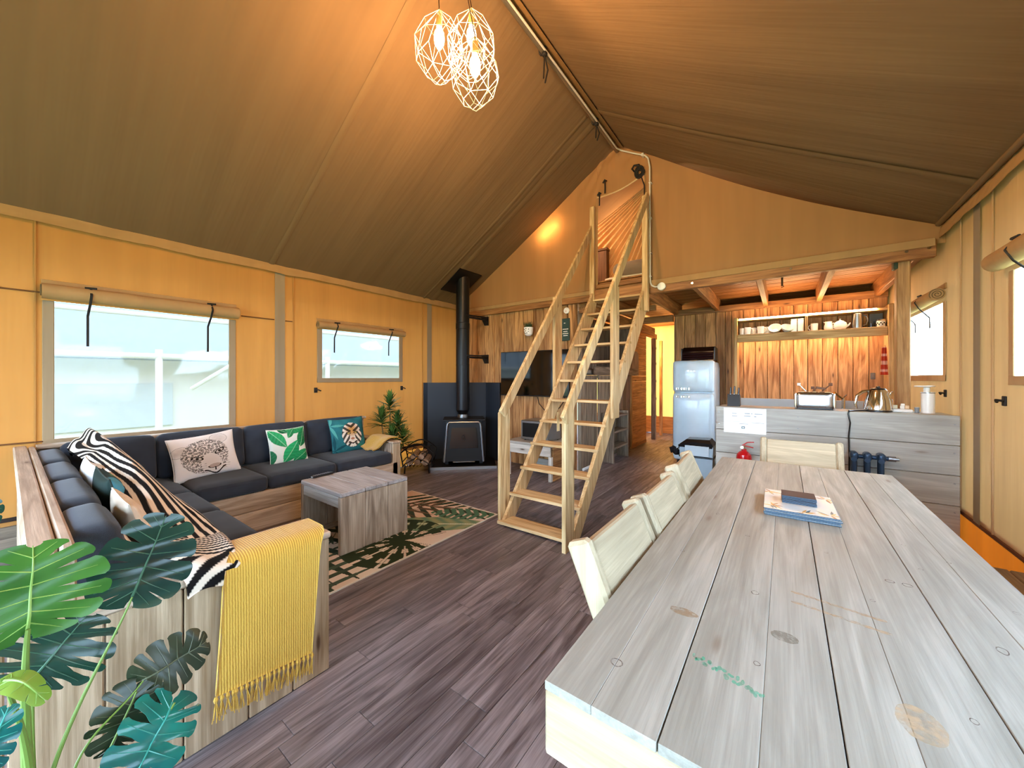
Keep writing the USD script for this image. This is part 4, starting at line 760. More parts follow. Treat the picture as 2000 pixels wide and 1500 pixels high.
# ---- zebra throw heaped along the near leg of the sofa and over its end arm
from scipy.interpolate import CubicSpline, PchipInterpolator
st_ = np.array([  # x, y_left, z_left, y_ridge, z_ridge, y_right, z_right
    (-4.38, 0.30, 0.80, 0.36, 0.95, 0.52, 0.78), (-4.15, 0.265, 0.90, 0.37, 1.00, 0.62, 0.66), (-3.40, 0.30, 0.88, 0.445, 0.925, 0.74, 0.56), (-2.85, 0.32, 0.845, 0.485, 0.855, 0.77, 0.535),
    (-2.52, 0.31, 0.80, 0.53, 0.78, 0.78, 0.525), (-2.25, 0.285, 0.755, 0.56, 0.715, 0.77, 0.52), (-1.99, 0.33, 0.695, 0.555, 0.695, 0.70, 0.60), (-1.80, 0.375, 0.682, 0.54, 0.682, 0.60, 0.675), (-1.745, 0.385, 0.655, 0.53, 0.66, 0.575, 0.655), (-1.742, 0.39, 0.60, 0.51, 0.595, 0.55, 0.60)])
dd_ = np.concatenate([[0], np.cumsum(np.linalg.norm(np.diff(st_[:, [0, 3, 4]], axis=0), axis=1))]); S = np.linspace(0, dd_[-1], 420); ST = PchipInterpolator(dd_, st_)(S)
tq = np.linspace(0, 1, 150); P = np.zeros((len(S), 150, 3))
for i, r in enumerate(ST):
    r = r.copy(); r[5] = r[3] + (r[5] - r[3]) * 0.45
    q = np.array([[r[1], r[2]], [(r[1] + r[3]) / 2, (r[2] + r[4]) / 2 + 0.02], [r[3], r[4]], [(r[3] + r[5]) / 2 + 0.004, (r[4] + r[6]) / 2 + 0.01], [r[5], r[6]]])
    cs = PchipInterpolator([0, 0.28, 0.55, 0.8, 1], q)(tq); P[i, :, 0] = r[0]; P[i, :, 1:] = cs
SS, TT = np.meshgrid(S, tq, indexing="ij"); fold = 0.022 * np.sin(TT * 13 + SS * 2.3 + 3 * n2(SS, TT, 1.3, 4)) * np.sin(np.pi * np.clip(TT, 0, 1)) + 0.03 * n2(SS, TT * 2, 2.2, 6); fold *= np.clip((S[-1] - SS) / 0.35, 0.12, 1)
P[..., 2] += fold
s01 = SS / S[-1]; wA = np.clip((0.30 - s01) / 0.18, 0, 1); wC = np.clip((s01 - 0.86) / 0.08, 0, 1)
ph = (1 - wA) * (1 - wC) * (TT * 74 + 6.0 * np.sin(SS * 1.5 + 0.4) * (1 - TT * 0.5) + 7.0 * n2(SS * 0.7, TT * 1.4, 1.7, 3)) + wA * (SS * 62 + TT * 9 + 5 * n2(SS, TT, 2, 7)) + wC * (SS * 70 + TT * 14 + 4 * n2(SS, TT, 2, 9))
str_ = np.clip((np.sin(ph) + 0.18 + 0.5 * n2(SS, TT, 3, 8)) * 6, 0, 1); zc = mixc(np.broadcast_to(C("e9dccb"), P.shape), C("0d0b0c"), str_)
v, f = sheet(P, 0.012); N = P.shape[0] * P.shape[1]; zt = thing("zebra_throw", "black and cream zebra-striped throw heaped along the sofa and over its end", "throw", (-3.0, 0.5, 0.5)); part(zt, "cloth", (v, f), printed("throw_print"), col=np.vstack([zc.reshape(-1, 3)] * 2))

# ---- yellow throws
YEL = _m["yellow_knit"] = mat("yellow_knit", {"tc": ("texture_coordinate", {}), "m": ("mapping", {"scale": (1, 1, 1)}), "w": ("wave_texture", {"wave_type": "bands", "bands_direction": "y", "scale": 34.0, "distortion": 1.2, "detail": 2.0, "detail_scale": 2.0}), "n": ("noise_texture", {"scale": 160.0, "detail": 2.0}),
    "a": ("math", {"math_type": "multiply_add", "value2": 0.6}), "r": ("rgb_ramp", {"ramp": [(0.0, C("b88c34")), (0.9, C("d9b04e"))]}), "n2": ("noise_texture", {"scale": 3.0}), "b": ("bump", {"strength": 0.45, "distance": 0.004}), "p": ("principled_bsdf", {"roughness": 0.95, "sheen_weight": 0.3, "specular_ior_level": 0.15})},
    [("tc.object", "w.vector"), ("tc.object", "n.vector"), ("n.fac", "a.value1"), ("w.fac", "a.value3"), ("a.value", "r.fac"), ("r.color", "p.base_color"), ("a.value", "b.height"), ("b.normal", "p.normal")])
def drape(path_xz, y0, y1, n=40, th=0.012, seed=1, wob=0.008):
    """path of (x, z, ylo, yhi)"""
    pa = np.array(path_xz, float); d = np.concatenate([[0], np.cumsum(np.linalg.norm(np.diff(pa[:, :2], axis=0), axis=1))]); s = np.linspace(0, d[-1], 70); Q = PchipInterpolator(d, pa)(s); t = np.linspace(0, 1, n)
    P = np.zeros((70, n, 3)); P[..., 0] = Q[:, :1]; P[..., 2] = Q[:, 1:2]; P[..., 1] = Q[:, 2:3] * (1 - t) + Q[:, 3:4] * t
    nn = n2(P[..., 1] * 1.0, s[:, None] * 0.8 + 0 * t, 5.0, seed); P[..., 0] += wob * (0.6 + 2 * nn); P[..., 2] += wob * nn * (np.abs(Q[:, :1] - Q[-1, 0]) > 0.02); return P
Pd = drape([(-2.02, 0.50, .62, .905), (-1.985, 0.56, .60, .905), (-1.965, 0.675, .57, .905), (-1.93, 0.688, .56, .903), (-1.80, 0.688, .53, .90), (-1.755, 0.672, .505, .885), (-1.743, 0.63, .497, .865), (-1.738, 0.45, .485, .845), (-1.735, 0.20, .468, .822)], 0, 1)
Pd[-28:, :, 2] -= (np.linspace(0, 1, 28)[:, None] * np.linspace(0, 0.045, 40)[None])
yt = thing("yellow_throw", "mustard yellow knitted throw with tassels hanging over the sofa's end arm", "throw", (-1.8, 0.68, 0.1)); part(yt, "cloth", sheet(Pd, 0.014), YEL, True)
hem = Pd[-1]; rr = random.Random(5); tas = []
for k in range(22):
    a = hem[int(round(k * 39 / 21))]; kn = a + np.array([0.004, 0, -0.012]); part_ = [tube([kn + [0, 0, 0.012], kn, kn - [0, 0, 0.012]], [0.004, 0.0085, 0.005], 7)]
    for m in range(7):
        dx, dy = rr.uniform(-.006, .008), rr.uniform(-.014, .012); L = rr.uniform(0.055, 0.085); part_.append(tube([kn - [0, 0, 0.008], kn + [dx * .5 + .002, dy * .5, -L * .5], kn + [dx, dy + rr.uniform(-.004, .004), -L]], 0.0018, 4))
    part(yt, "tassel", cat(part_), YEL)
Pd = drape([(-4.40, 0.505, 2.58, 2.76), (-4.37, 0.55, 2.62, 2.80), (-4.33, 0.615, 2.72, 2.90), (-4.20, 0.632, 2.68, 2.93), (-4.02, 0.632, 2.66, 2.94)], 0, 1, 30)
PP = np.zeros((40, 34, 3)); ss, tt = np.meshgrid(np.linspace(0, 1, 40), np.linspace(0, 1, 34), indexing="ij")
PP[..., 0] = -4.36 + 0.40 * tt; yy = PchipInterpolator([0, .35, .5, 1], [2.62, 2.765, 2.815, 2.955])(ss); zz = PchipInterpolator([0, .12, .35, .5, .62, 1], [0.515, 0.53, 0.60, 0.632, 0.64, 0.635])(ss)
PP[..., 1] = yy + 0.02 * n2(ss, tt, 3, 1) - 0.05 * (tt - .5) * (1 - ss); PP[..., 2] = zz + 0.012 * np.sin(tt * 9) * (1 - ss) + 0.012
solo("yellow_throw", sheet(PP, 0.014), YEL, "small folded mustard throw lying over the sofa's far arm by the tiger pillow", "throw", smooth=True)

# ---- rug with palm and monstera leaf pattern
rx0, rx1, ry0, ry1 = -3.71, -2.36, 0.96, 2.97
gx, gy = np.meshgrid(np.linspace(rx0, rx1, 250), np.linspace(ry0, ry1, 370), indexing="ij"); base = np.broadcast_to(C("d9cfc0"), gx.shape + (3,)).copy()
base = mixc(base, C("c9ab94"), np.clip(0.45 + 2.2 * n2(gx, gy, 1.6, 3), 0, 1)); DG, MG, OL = C("2c3a2a"), C("4a5f45"), C("8b9068")
def frond(out, x, y, ang, L, n, w, c, lenf=0.42, curl=0.5):
    for k in range(n):
        t = (k + 0.5) / n; cx, cy = x + L * t * math.cos(ang + curl * t * .5), y + L * t * math.sin(ang + curl * t * .5)
        for s in (-1, 1):
            m, p, b = blade(gx, gy, cx, cy, ang + curl * t + s * (0.95 - 0.45 * t), L * lenf * (1 - 0.45 * abs(t - .35)), w, 0.7); out = np.where(m[..., None], c * (0.85 + 0.3 * ((k + s) % 2)), out)
    m, p, b = blade(gx, gy, x, y, ang + curl * .25, L, w * .5, .9); return np.where(m[..., None], c, out)
base = frond(base, -3.70, 2.55, 0.15, 1.25, 9, 0.030, DG, .55); base = frond(base, -3.60, 1.70, -0.45, 1.35, 8, 0.030, DG, 0.62, -.5); base = frond(base, -2.40, 0.98, 2.5, 1.25, 9, 0.024, C("3c4a3a"), .62, -.4); base = frond(base, -3.72, 2.15, 0.5, 0.9, 7, 0.024, C("5d4a38"), .5)
m, p, b = blade(gx, gy, -3.2, 2.05, 0.62, 1.25, 0.17, .9); bl = mixc(np.broadcast_to(OL, base.shape), C("5f7d62"), np.clip(.5 + .5 * np.sin(p * 55 + np.abs(b) * 6) + n2(gx, gy, 6, 2), 0, 1)); bl = mixc(bl, C("cfd0b0"), (np.abs(b) < .05).astype(float)); base = np.where(m[..., None], bl, base)
m, p, b = blade(gx, gy, -2.95, 2.60, 0.5, .75, 0.15, .8); base = np.where((m & (np.sin(p * 60 + np.abs(b) * 5) > -.55))[..., None], C("47694f"), base)
# monstera: disc of radiating lobes with gaps
def monst(out, x, y, R, a0):
    r = np.hypot(gx - x, gy - y); a = np.arctan2(gy - y, gx - x) - a0; a = (a + np.pi) % (2 * np.pi) - np.pi; Rr_ = R * (0.62 + 0.38 * np.cos(a / 2)); lob = np.abs(((a * 7 / np.pi) % 1) - 0.5) * 2
    inn = (r < Rr_) & (np.abs(a) < 2.75) & ((lob < 0.86) | (r < Rr_ * .25)); hole = (lob > .45) & (lob < .8) & (np.sin(r / R * 20) > .25) & (r > .3 * R) & (r < .8 * R); out = np.where((inn & ~hole)[..., None], C("26331f"), out); return out
base = monst(base, -2.62, 2.02, 0.52, -2.45)
for k in range(12):
    yk = 0.975 + 0.026 * k; m = (np.abs(gy - yk - 0.30 * (gx + 2.9) * (k - 5) * 0.06) < 0.0065) & (gx > -3.2) & (gx < -2.42); base = np.where(m[..., None], C("3d4438"), base)
edge = np.minimum(np.minimum(gx - rx0, rx1 - gx), np.minimum(gy - ry0, ry1 - gy)) < 0.012; base = np.where(edge[..., None], C("d8d2c6"), base)
zz = 0.011 + 0.001 * n2(gx, gy, 60, 2); rv = np.stack([gx, gy, zz], -1).reshape(-1, 3); k4 = np.array([(rx0, ry0, 0.001), (rx1, ry0, 0.001), (rx1, ry1, 0.001), (rx0, ry1, 0.001)])
rg = thing("leaf_rug", "cream rug with green palm and monstera leaf pattern under the coffee table", "rug", (-3.03, 1.96, 0.0)); part(rg, "pile", arr((rv, gridf(250, 370))), printed("rug_print", 0.95, 700), col=base.reshape(-1, 3))
bv, bf = bx(rx0, rx1, ry0, ry1, 0.001, 0.0095, 0.002); part(rg, "binding", (bv, bf), plain("rug_edge", "cfc8ba", 0.95))

# ================================================================== PLANTS
def leafmat(name, c1, c2, rough=0.3, tr=0.25):
    if name in _m: return _m[name]
    a, b = C(c1), C(c2); _m[name] = mat(name, {"tc": ("texture_coordinate", {}), "n": ("noise_texture", {"scale": 7.0, "detail": 3.0}), "r": ("rgb_ramp", {"ramp": [(0.3, b), (0.7, a)]}), "p": ("principled_bsdf", {"roughness": rough, "specular_ior_level": 0.5}), "t": ("translucent_bsdf", {}), "x": ("mix_closure", {"fac": tr})},
        [("tc.object", "n.vector"), ("n.fac", "r.fac"), ("r.color", "p.base_color"), ("r.color", "t.color"), ("p.BSDF", "x.closure1"), ("t.BSDF", "x.closure2")], "x.closure"); return _m[name]
def monstera(base, tip, width, normal, bend=0.2, crease=0.25, lobes=6, seed=0, gapw=0.30):
    base, tip = np.array(base, float), np.array(tip, float); U = tip - base; L = np.linalg.norm(U); U /= L; N = np.array(normal, float); N -= (N @ U) * U; N /= np.linalg.norm(N); V = np.cross(N, U); r = random.Random(seed); geos = []
    def outline(t): # t 0..1 from petiole notch round to the tip; returns lateral, along
        a = math.pi * (1 - t); return 0.5 * width * math.sin(math.pi * t ** 0.85) ** 0.75 * (1.0), L * (0.42 - 0.62 * math.cos(math.pi * t) * (0.9 if t < .5 else 0.94)) - 0.02 * L
    def place(a, b):
        a, b = np.asarray(a), np.asarray(b); h = -bend * L * ((a / L - .45) ** 2) - crease * 0.0 - 0.35 * bend * np.abs(b) ** 1.6 / (0.5 * width) ** .6 + crease * np.abs(b) * 0.35 + 0.006 * np.sin(a * 60 + b * 25)
        return base + a[..., None] * U + b[..., None] * V + h[..., None] * N
    for sgn in (-1, 1):
        cuts = np.linspace(0.0, 1.0, lobes + 1); cuts[1:-1] += np.array([r.uniform(-.03, .03) for _ in range(lobes - 1)])
        for k in range(lobes):
            t0, t1 = cuts[k], cuts[k + 1]; ns, nt = 15, 9; A, B = np.zeros((ns, nt)), np.zeros((ns, nt)); gk = gapw * r.uniform(.55, 1.25) * (0.5 if k == 0 else 1)
            for i in range(ns):
                s = i / (ns - 1)
                for j in range(nt):
                    q = j / (nt - 1); shrink = 1 - gk * np.clip((s - 0.32) / 0.25, 0, 1) * (1 - 0.25 * np.clip((s - 0.85) / .15, 0, 1)); tip_r = 1.0 - 0.10 * (2 * q - 1) ** 4 * (s ** 3); tm = (t0 + t1) / 2 + (q - .5) * (t1 - t0) * shrink; tm = min(max(tm, 0.002), .998)
                    lo, al = outline(tm); m = 0.02 * L + 0.86 * L * (t0 + q * (t1 - t0)) ** 1.15; A[i, j] = m + (al - m) * s * tip_r; B[i, j] = sgn * lo * s * tip_r
            Pq = place(A, B); geos.append(sheet(Pq if sgn < 0 else Pq[:, ::-1], 0.0012))
    mid = np.array([place(np.array(a), np.array(0.0)) for a in np.linspace(0, 0.94 * L, 14)]) + 0.0015 * N; veins = [tube(mid, np.linspace(0.0035, 0.001, 14), 6)]
    for k in range(lobes):
        for sgn in (-1, 1):
            t = (k + .5) / lobes; lo, al = outline(t); m = 0.02 * L + 0.86 * L * t ** 1.15; w = np.linspace(0, .85, 7); veins.append(tube(np.array([place(np.array(m + (al - m) * s), np.array(sgn * lo * s)) for s in w]) + 0.0012 * N, np.linspace(.0016, .0005, 7), 4))
    return cat(geos), cat(veins)
mp_ = thing("monstera_plant", "artificial monstera plant with large split leaves in the left foreground", "plant", (-1.40, 0.03, 0))
px, py = -1.40, 0.05
part(mp_, "pot", lathe([(0.0, 0.0), (0.105, 0.0), (0.115, 0.02), (0.14, 0.26), (0.148, 0.27), (0.148, 0.285), (0.132, 0.285), (0.125, 0.25), (0.0, 0.25)], 32, (px, py, 0)), plain("pot_dark", "3b3936", 0.6)); part(mp_, "soil", disc((px, py, 0.255), 0.126, 2, 24, 0.01), plain("soil", "2d2119", 0.95))
LG = leafmat("leaf_bright", "5c9a44", "3c7a30", 0.35, 0.35); LD = leafmat("leaf_dark", "26493c", "17322b", 0.2, 0.12); LT = leafmat("leaf_teal", "2a9080", "10555a", 0.14, 0.12); LB = leafmat("leaf_olive", "33402c", "22301f", 0.3, 0.12); LL = leafmat("leaf_lime", "a9c65a", "7fae45", 0.4, 0.4); STM = plain("stem_green", "6f8f3f", 0.45)
def addleaf(m, base, tip, w, nrm, vein=None, **k):
    g, v = monstera(base, tip, w, nrm, **k); t = part(mp_, "leaf", g, m, 50); part(t, "vein", v, vein or plain("vein_green", "8ab358", 0.45))
addleaf(LG, (-1.37, 0.030, 0.835), (-1.41, 0.040, 1.02), 0.26, (0.93, 0.1, 0.35), bend=0.25, seed=3)
addleaf(LD, (-1.44, 0.205, 0.80), (-1.47, 0.285, 1.005), 0.215, (0.9, -0.1, 0.3), plain("vein_dark", "3f6650", 0.4), bend=0.3, seed=5, gapw=0.2)
addleaf(LD, (-1.50, 0.040, 0.655), (-1.50, 0.135, 0.775), 0.24, (0.95, -0.1, 0.2), plain("vein_dark", "3f6650", 0.4), bend=0.35, seed=8, gapw=0.45)
addleaf(LB, (-1.46, 0.23, 0.545), (-1.48, 0.39, 0.565), 0.16, (0.95, -0.15, 0.25), plain("vein_olive", "56604a", 0.4), bend=0.3, seed=12, gapw=0.28)
addleaf(LT, (-1.40, 0.285, 0.475), (-1.33, 0.16, 0.335), 0.19, (0.9, 0.1, 0.35), plain("vein_teal", "3f9f93", 0.25), bend=0.5, seed=14, gapw=0.45)
addleaf(LB, (-1.45, 0.215, 0.53), (-1.46, 0.16, 0.38), 0.15, (0.95, 0.0, 0.1), plain("vein_olive", "56604a", 0.4), bend=0.3, seed=15, gapw=0.3)
addleaf(LL, (-1.30, 0.0, 0.78), (-1.24, 0.055, 0.735), 0.05, (0.5, 0.1, 0.9), bend=0.6, seed=17, gapw=0.1, lobes=3)
addleaf(LT, (-1.28, -0.03, 0.62), (-1.30, 0.005, 0.72), 0.07, (0.95, -0.1, 0.2), plain("vein_teal", "3f9f93", 0.25), bend=0.4, seed=19)
addleaf(LG, (-1.33, -0.10, 0.80), (-1.40, -0.15, 0.95), 0.2, (0.93, 0.1, 0.3), bend=0.3, seed=23)
addleaf(LD, (-1.48, -0.06, 1.03), (-1.5, -0.015, 1.12), 0.07, (0.95, 0, 0.2), plain("vein_dark", "3f6650", 0.4), bend=0.3, seed=29)
def stem(p, r0, r1, m=STM): 
    p = np.array(p, float); t = np.linspace(0, 1, len(p)); q = CubicSpline(t, p)(np.linspace(0, 1, 20)); part(mp_, "stem", tube(q, np.linspace(r0, r1, 20), 8), m)
stem([(px, py - .01, 0.25), (-1.385, 0.03, 0.5), (-1.375, 0.026, 0.70), (-1.37, 0.030, 0.835)], 0.013, 0.004); stem([(px + .02, py - .03, 0.25), (-1.37, 0.035, 0.42), (-1.36, 0.024, 0.60), (-1.31, -0.005, 0.775)], 0.012, 0.003)
stem([(px + .01, py + .02, 0.25), (-1.38, 0.06, 0.46), (-1.41, 0.133, 0.65), (-1.44, 0.205, 0.80)], 0.006, 0.0022); stem([(px, py + .03, 0.25), (-1.40, 0.10, 0.445), (-1.43, 0.155, 0.50), (-1.46, 0.23, 0.545)], 0.004, 0.002)
stem([(px - .02, py, 0.25), (-1.46, 0.04, 0.45), (-1.50, 0.040, 0.655)], 0.006, 0.003); stem([(px, py + .02, 0.25), (-1.41, 0.2, 0.36), (-1.40, 0.285, 0.475)], 0.005, 0.0025); stem([(px - .01, py - .03, 0.25), (-1.45, -0.05, 0.7), (-1.48, -0.06, 1.03)], 0.006, 0.002); stem([(px, py - .04, 0.25), (-1.34, -0.06, 0.5), (-1.33, -0.10, 0.80)], 0.008, 0.003); stem([(px + .03, py - .02, .25), (-1.30, -0.02, .45), (-1.28, -.03, .62)], .006, .002); stem([(px, py + .01, .25), (-1.43, .15, .40), (-1.45, .215, .53)], .004, .002)
for k in range(6):
    a = -1.0 + 0.33 * k; b0 = np.array((px + 0.05, py + 0.01 * k - .04, 0.25)); t = np.linspace(0, 1, 12); c_ = b0 + np.stack([0.05 * t + .02 * math.cos(a) * t, (0.05 * math.sin(a)) * t ** 1.5 - .02 * t, 0.27 * t - 0.02 * t ** 3], 1); w = 0.011 * np.sin(np.pi * np.clip(t * .93 + .05, 0, 1)) ** .8
    part(mp_, "blade", sheet(np.stack([c_ + np.array([0.2, -1, 0]) * w[:, None], c_ + np.array([0.25, 0, 0]) * w[:, None] * .5, c_ + np.array([0.2, 1, 0]) * w[:, None]], 1), 0.0012), LG)

pp = thing("palm_plant", "small bushy palm with narrow leaves behind the sofa's far arm", "plant", (-4.45, 3.18, 0)); cx, cy = -4.45, 3.18
part(pp, "pot", lathe([(0, 0), (0.11, 0), (0.13, 0.24), (0.14, 0.25), (0.14, 0.27), (0.12, 0.27), (0.12, 0.24), (0, 0.24)], 24, (cx, cy, 0)), plain("pot_brown", "5a4636", 0.7))
PG = leafmat("palm_green", "5f8238", "34552a", 0.4, 0.25); rr = random.Random(11)
for k, (ox, oy, h) in enumerate(((0, 0, 1.0), (0.05, 0.09, 0.72), (-0.03, -0.11, 0.80), (0.1, -0.03, 0.55), (0.08, 0.16, 0.52))):
    top = np.array((cx + ox, cy + oy, h)); part(pp, "cane", tube([(cx + ox * .3, cy + oy * .3, 0.24), (cx + ox * .7, cy + oy * .7, h * .6), top - [0, 0, .04]], 0.008, 7), plain("cane_brown", "6d5a34", 0.7))
    for lv in range(11):
        gl = []; az0 = lv * 2.399 + k; el = 0.15 + 0.12 * lv
        for j in range(11):
            az = az0 + (j - 5) * 0.19; L = rr.uniform(0.15, 0.23); e2 = el + rr.uniform(-.15, .15); d = np.array([math.cos(az) * math.cos(e2), math.sin(az) * math.cos(e2), math.sin(e2)]); t = np.linspace(0, 1, 6)
            c_ = top + np.array([0, 0, -0.07 + 0.015 * lv]) + d * (t[:, None] * L) - np.array([0, 0, 1]) * (0.05 * t[:, None] ** 2); sd = np.cross(d, [0, 0, 1.0]); sd /= np.linalg.norm(sd) + 1e-9; w = 0.0105 * np.sin(np.pi * (0.08 + .92 * t)) ** .7 + .0004
            gl.append(sheet(np.stack([c_ - sd * w[:, None], c_ + np.array([0, 0, .003]), c_ + sd * w[:, None]], 1)))
        part(pp, "frond", cat(gl), PG)

# ================================================================== KITCHEN SHELF AND THINGS
sh = thing("wall_shelf", "long open wooden shelf box on the kitchen rear wall holding white crockery", "shelf", (0.25, 6.95, 1.95))
KS = lambda a: wood("shelf_wood", "cda873", "a27844", a, var=0.12)
part(sh, "bottom_board", bx(-0.60, 1.083, 6.832, 7.09, 2.052, 2.075, 0.004), KS("x")); part(sh, "fascia", bx(-0.60, 1.083, 6.80, 6.83, 1.955, 2.075, 0.004), KS("x")); part(sh, "top_board", bx(-0.60, 1.10, 6.83, 7.09, 2.29, 2.325, 0.004), KS("x"))
part(sh, "side_board", bx(-0.645, -0.602, 6.80, 7.09, 0.945, 2.345, 0.004), KS("z")); part(sh, "side_board", bx(1.085, 1.135, 6.78, 7.09, 0.945, 2.36, 0.004), KS("z"))
part(sh, "divider", bx(0.235, 0.265, 6.81, 7.09, 2.077, 2.288, 0.004), KS("z"))
part(sh, "led_strip", bx(-0.58, 0.98, 6.815, 6.829, 2.305, 2.325, 0.002), emit("led_warm", "ffca92", 170.0), label="glowing warm light strip on the shelf's top edge"); part(sh, "led_strip", bx(-0.58, 1.05, 6.84, 6.865, 2.038, 2.05, 0.001), emit("led_warm_low", "ffd8b0", 75.0), label="warm light strip under the shelf")
def mug(x, y, z, label, rz=0.0, group="white mugs on the kitchen shelf"):
    t = thing("mug", label, "mug", (x, y, z), rz, group)
    part(t, "cup", lathe([(0, 0.0), (0.036, 0.0), (0.041, 0.005), (0.044, 0.06), (0.0455, 0.112), (0.0425, 0.112), (0.040, 0.02), (0, 0.012)], 24), CERAM, local=True)
    a = np.linspace(-1.35, 1.35, 12); part(t, "handle", tube(np.stack([0.040 + 0.032 * np.cos(a), 0 * a, 0.058 + 0.036 * np.sin(a)], 1), 0.0062, 8), CERAM, local=True); return t
m0 = mug(-0.545, 6.97, 2.076, "white mug at the far left of the shelf, half behind another mug", 0.4)
for (x, y, rz, lab) in ((-0.47, 6.88, 0.1, "white mug in front near the shelf's left end"), (-0.40, 6.99, 0.2, "white mug standing behind, second pair from the shelf's left end"), (-0.30, 6.87, 0.0, "white mug in front, just left of the tilted bowls"), (-0.225, 6.98, 0.1, "white mug behind, next to the tilted bowls"), (0.345, 6.95, 2.8, "lone white mug just right of the shelf's divider")):
    dup(m0, (x, y, 2.076), rz, lab)
bwl = [(0, 0), (0.035, 0), (0.04, 0.006), (0.075, 0.045), (0.083, 0.075), (0.079, 0.075), (0.07, 0.048), (0.035, 0.012), (0, 0.01)]
for (x, lab, tl) in ((-0.115, "white bowl leaning open towards the room, left of the two", 0.95), (0.015, "white bowl tipped on its side next to the tall canisters", 0.7)):
    Rb = rotz(0.35 if x > 0 else -0.1) @ rotx(tl); v, f = xf(lathe(bwl, 28), Rb, (0, 0, 0)); v = v + np.array([x, 6.90, 2.0765 - v[:, 2].min()]); solo("bowl", (v, f), CERAM, lab, "bowl", "white bowls tipped on the kitchen shelf")
for (x, lab) in ((0.107, "tall white canister left of its twin on the shelf"), (0.187, "tall white canister against the shelf's divider")):
    t = thing("canister", lab, "canister", (x, 6.90, 2.076), 0, "white canisters on the kitchen shelf"); part(t, "body", rbox_at((x, 6.90, 2.166), (0.074, 0.09, 0.18), 0.012), CERAM); part(t, "lid", rbox_at((x, 6.90, 2.262), (0.076, 0.092, 0.014), 0.006), CERAM)
t = thing("milk_jug", "small white milk jug beside the teapot on the shelf", "jug", (0.50, 6.92, 2.076)); part(t, "body", lathe([(0, 0), (0.042, 0), (0.052, 0.03), (0.05, 0.06), (0.038, 0.095), (0.043, 0.122), (0.039, 0.122), (0.035, 0.095), (0.045, 0.03), (0, 0.012)], 28, (0.50, 6.92, 2.076)), CERAM)
a = np.linspace(-1.4, 1.4, 12); part(t, "handle", tube(np.stack([0.538 + 0.038 * np.cos(a), 6.92 + 0 * a, 2.14 + 0.038 * np.sin(a)], 1), 0.006, 8), CERAM); part(t, "spout", hull([(0.46, 6.905, 2.195), (0.46, 6.935, 2.195), (0.44, 6.92, 2.2), (0.465, 6.92, 2.165)]), CERAM)
t = thing("teapot", "round white teapot with lid on the kitchen shelf", "teapot", (0.625, 6.92, 2.076)); part(t, "body", lathe([(0, 0), (0.05, 0), (0.072, 0.03), (0.076, 0.06), (0.066, 0.095), (0.045, 0.112), (0, 0.112)], 30, (0.625, 6.92, 2.076)), CERAM); part(t, "lid", lathe([(0.047, 0), (0.035, 0.014), (0.012, 0.02), (0.008, 0.028), (0.013, 0.036), (0.008, 0.044), (0, 0.046)], 24, (0.625, 6.92, 2.186)), CERAM)
part(t, "spout", tube([(0.69, 6.92, 2.115), (0.715, 6.92, 2.135), (0.73, 6.92, 2.165)], [0.016, 0.011, 0.008], 10), CERAM); part(t, "handle", tube(np.stack([0.56 - 0.035 * np.cos(a), 6.92 + 0 * a, 2.135 + 0.036 * np.sin(a)], 1), 0.006, 8), CERAM)
t = thing("coffee_pot", "brushed steel coffee pot with curved handle on the shelf", "coffee pot", (0.80, 6.90, 2.076)); part(t, "body", cyl((0.80, 6.90, 2.077), (0.80, 6.90, 2.275), 0.056, 28), plain("brushed_steel", "a9a6a3", 0.3, 1.0)); part(t, "lid", lathe([(0.058, 0), (0.056, 0.01), (0.02, 0.014), (0, 0.016)], 24, (0.80, 6.90, 2.272)), plain("brushed_steel", "a9a6a3", 0.3, 1.0))
part(t, "handle", tube([(0.855, 6.9, 2.255), (0.89, 6.9, 2.24), (0.905, 6.9, 2.19), (0.89, 6.9, 2.13), (0.855, 6.9, 2.11)], 0.008, 8), plain("brushed_steel", "a9a6a3", 0.3, 1.0))
t = thing("glass_jug", "small glass jug beside the steel coffee pot", "jug", (0.945, 6.95, 2.076)); part(t, "body", lathe([(0, 0), (0.035, 0), (0.038, 0.09), (0.036, 0.09), (0.033, 0.006), (0, 0.005)], 22, (0.945, 6.95, 2.077)), pane("clear_glass", "e8eef0", 0.05)); part(t, "handle", tube([(0.98, 6.95, 2.15), (1.01, 6.95, 2.13), (0.985, 6.95, 2.09)], 0.006, 7), pane("clear_glass", "e8eef0", 0.05))
solo("chopping_board", bx(0.94, 1.075, 7.06, 7.078, 2.076, 2.28, 0.003), plain("slate", "6d6a66", 0.6), "grey slate board leaning at the shelf's right end", "board")
t = thing("jar", "short patterned glass jar at the right end of the shelf", "jar", (1.03, 6.88, 2.076)); part(t, "body", lathe([(0, 0), (0.042, 0), (0.045, 0.02), (0.045, 0.075), (0.04, 0.08), (0, 0.08)], 20, (1.03, 6.88, 2.077)), plain("jar_white", "d9d6cd", 0.25)); part(t, "lid", cyl((1.03, 6.88, 2.157), (1.03, 6.88, 2.175), 0.046, 20), CHROME)
for k in range(8): part(t, "pattern_patch", bx(1.03 + 0.045 * math.sin(-1.3 + .37 * k) - .006, 1.03 + 0.045 * math.sin(-1.3 + .37 * k) + .006, 6.88 - 0.046 * math.cos(-1.3 + .37 * k) - .002, 6.88 - 0.044 * math.cos(-1.3 + .37 * k), 2.10 + .018 * (k % 2), 2.118 + .018 * (k % 2), .001), BLKPL)
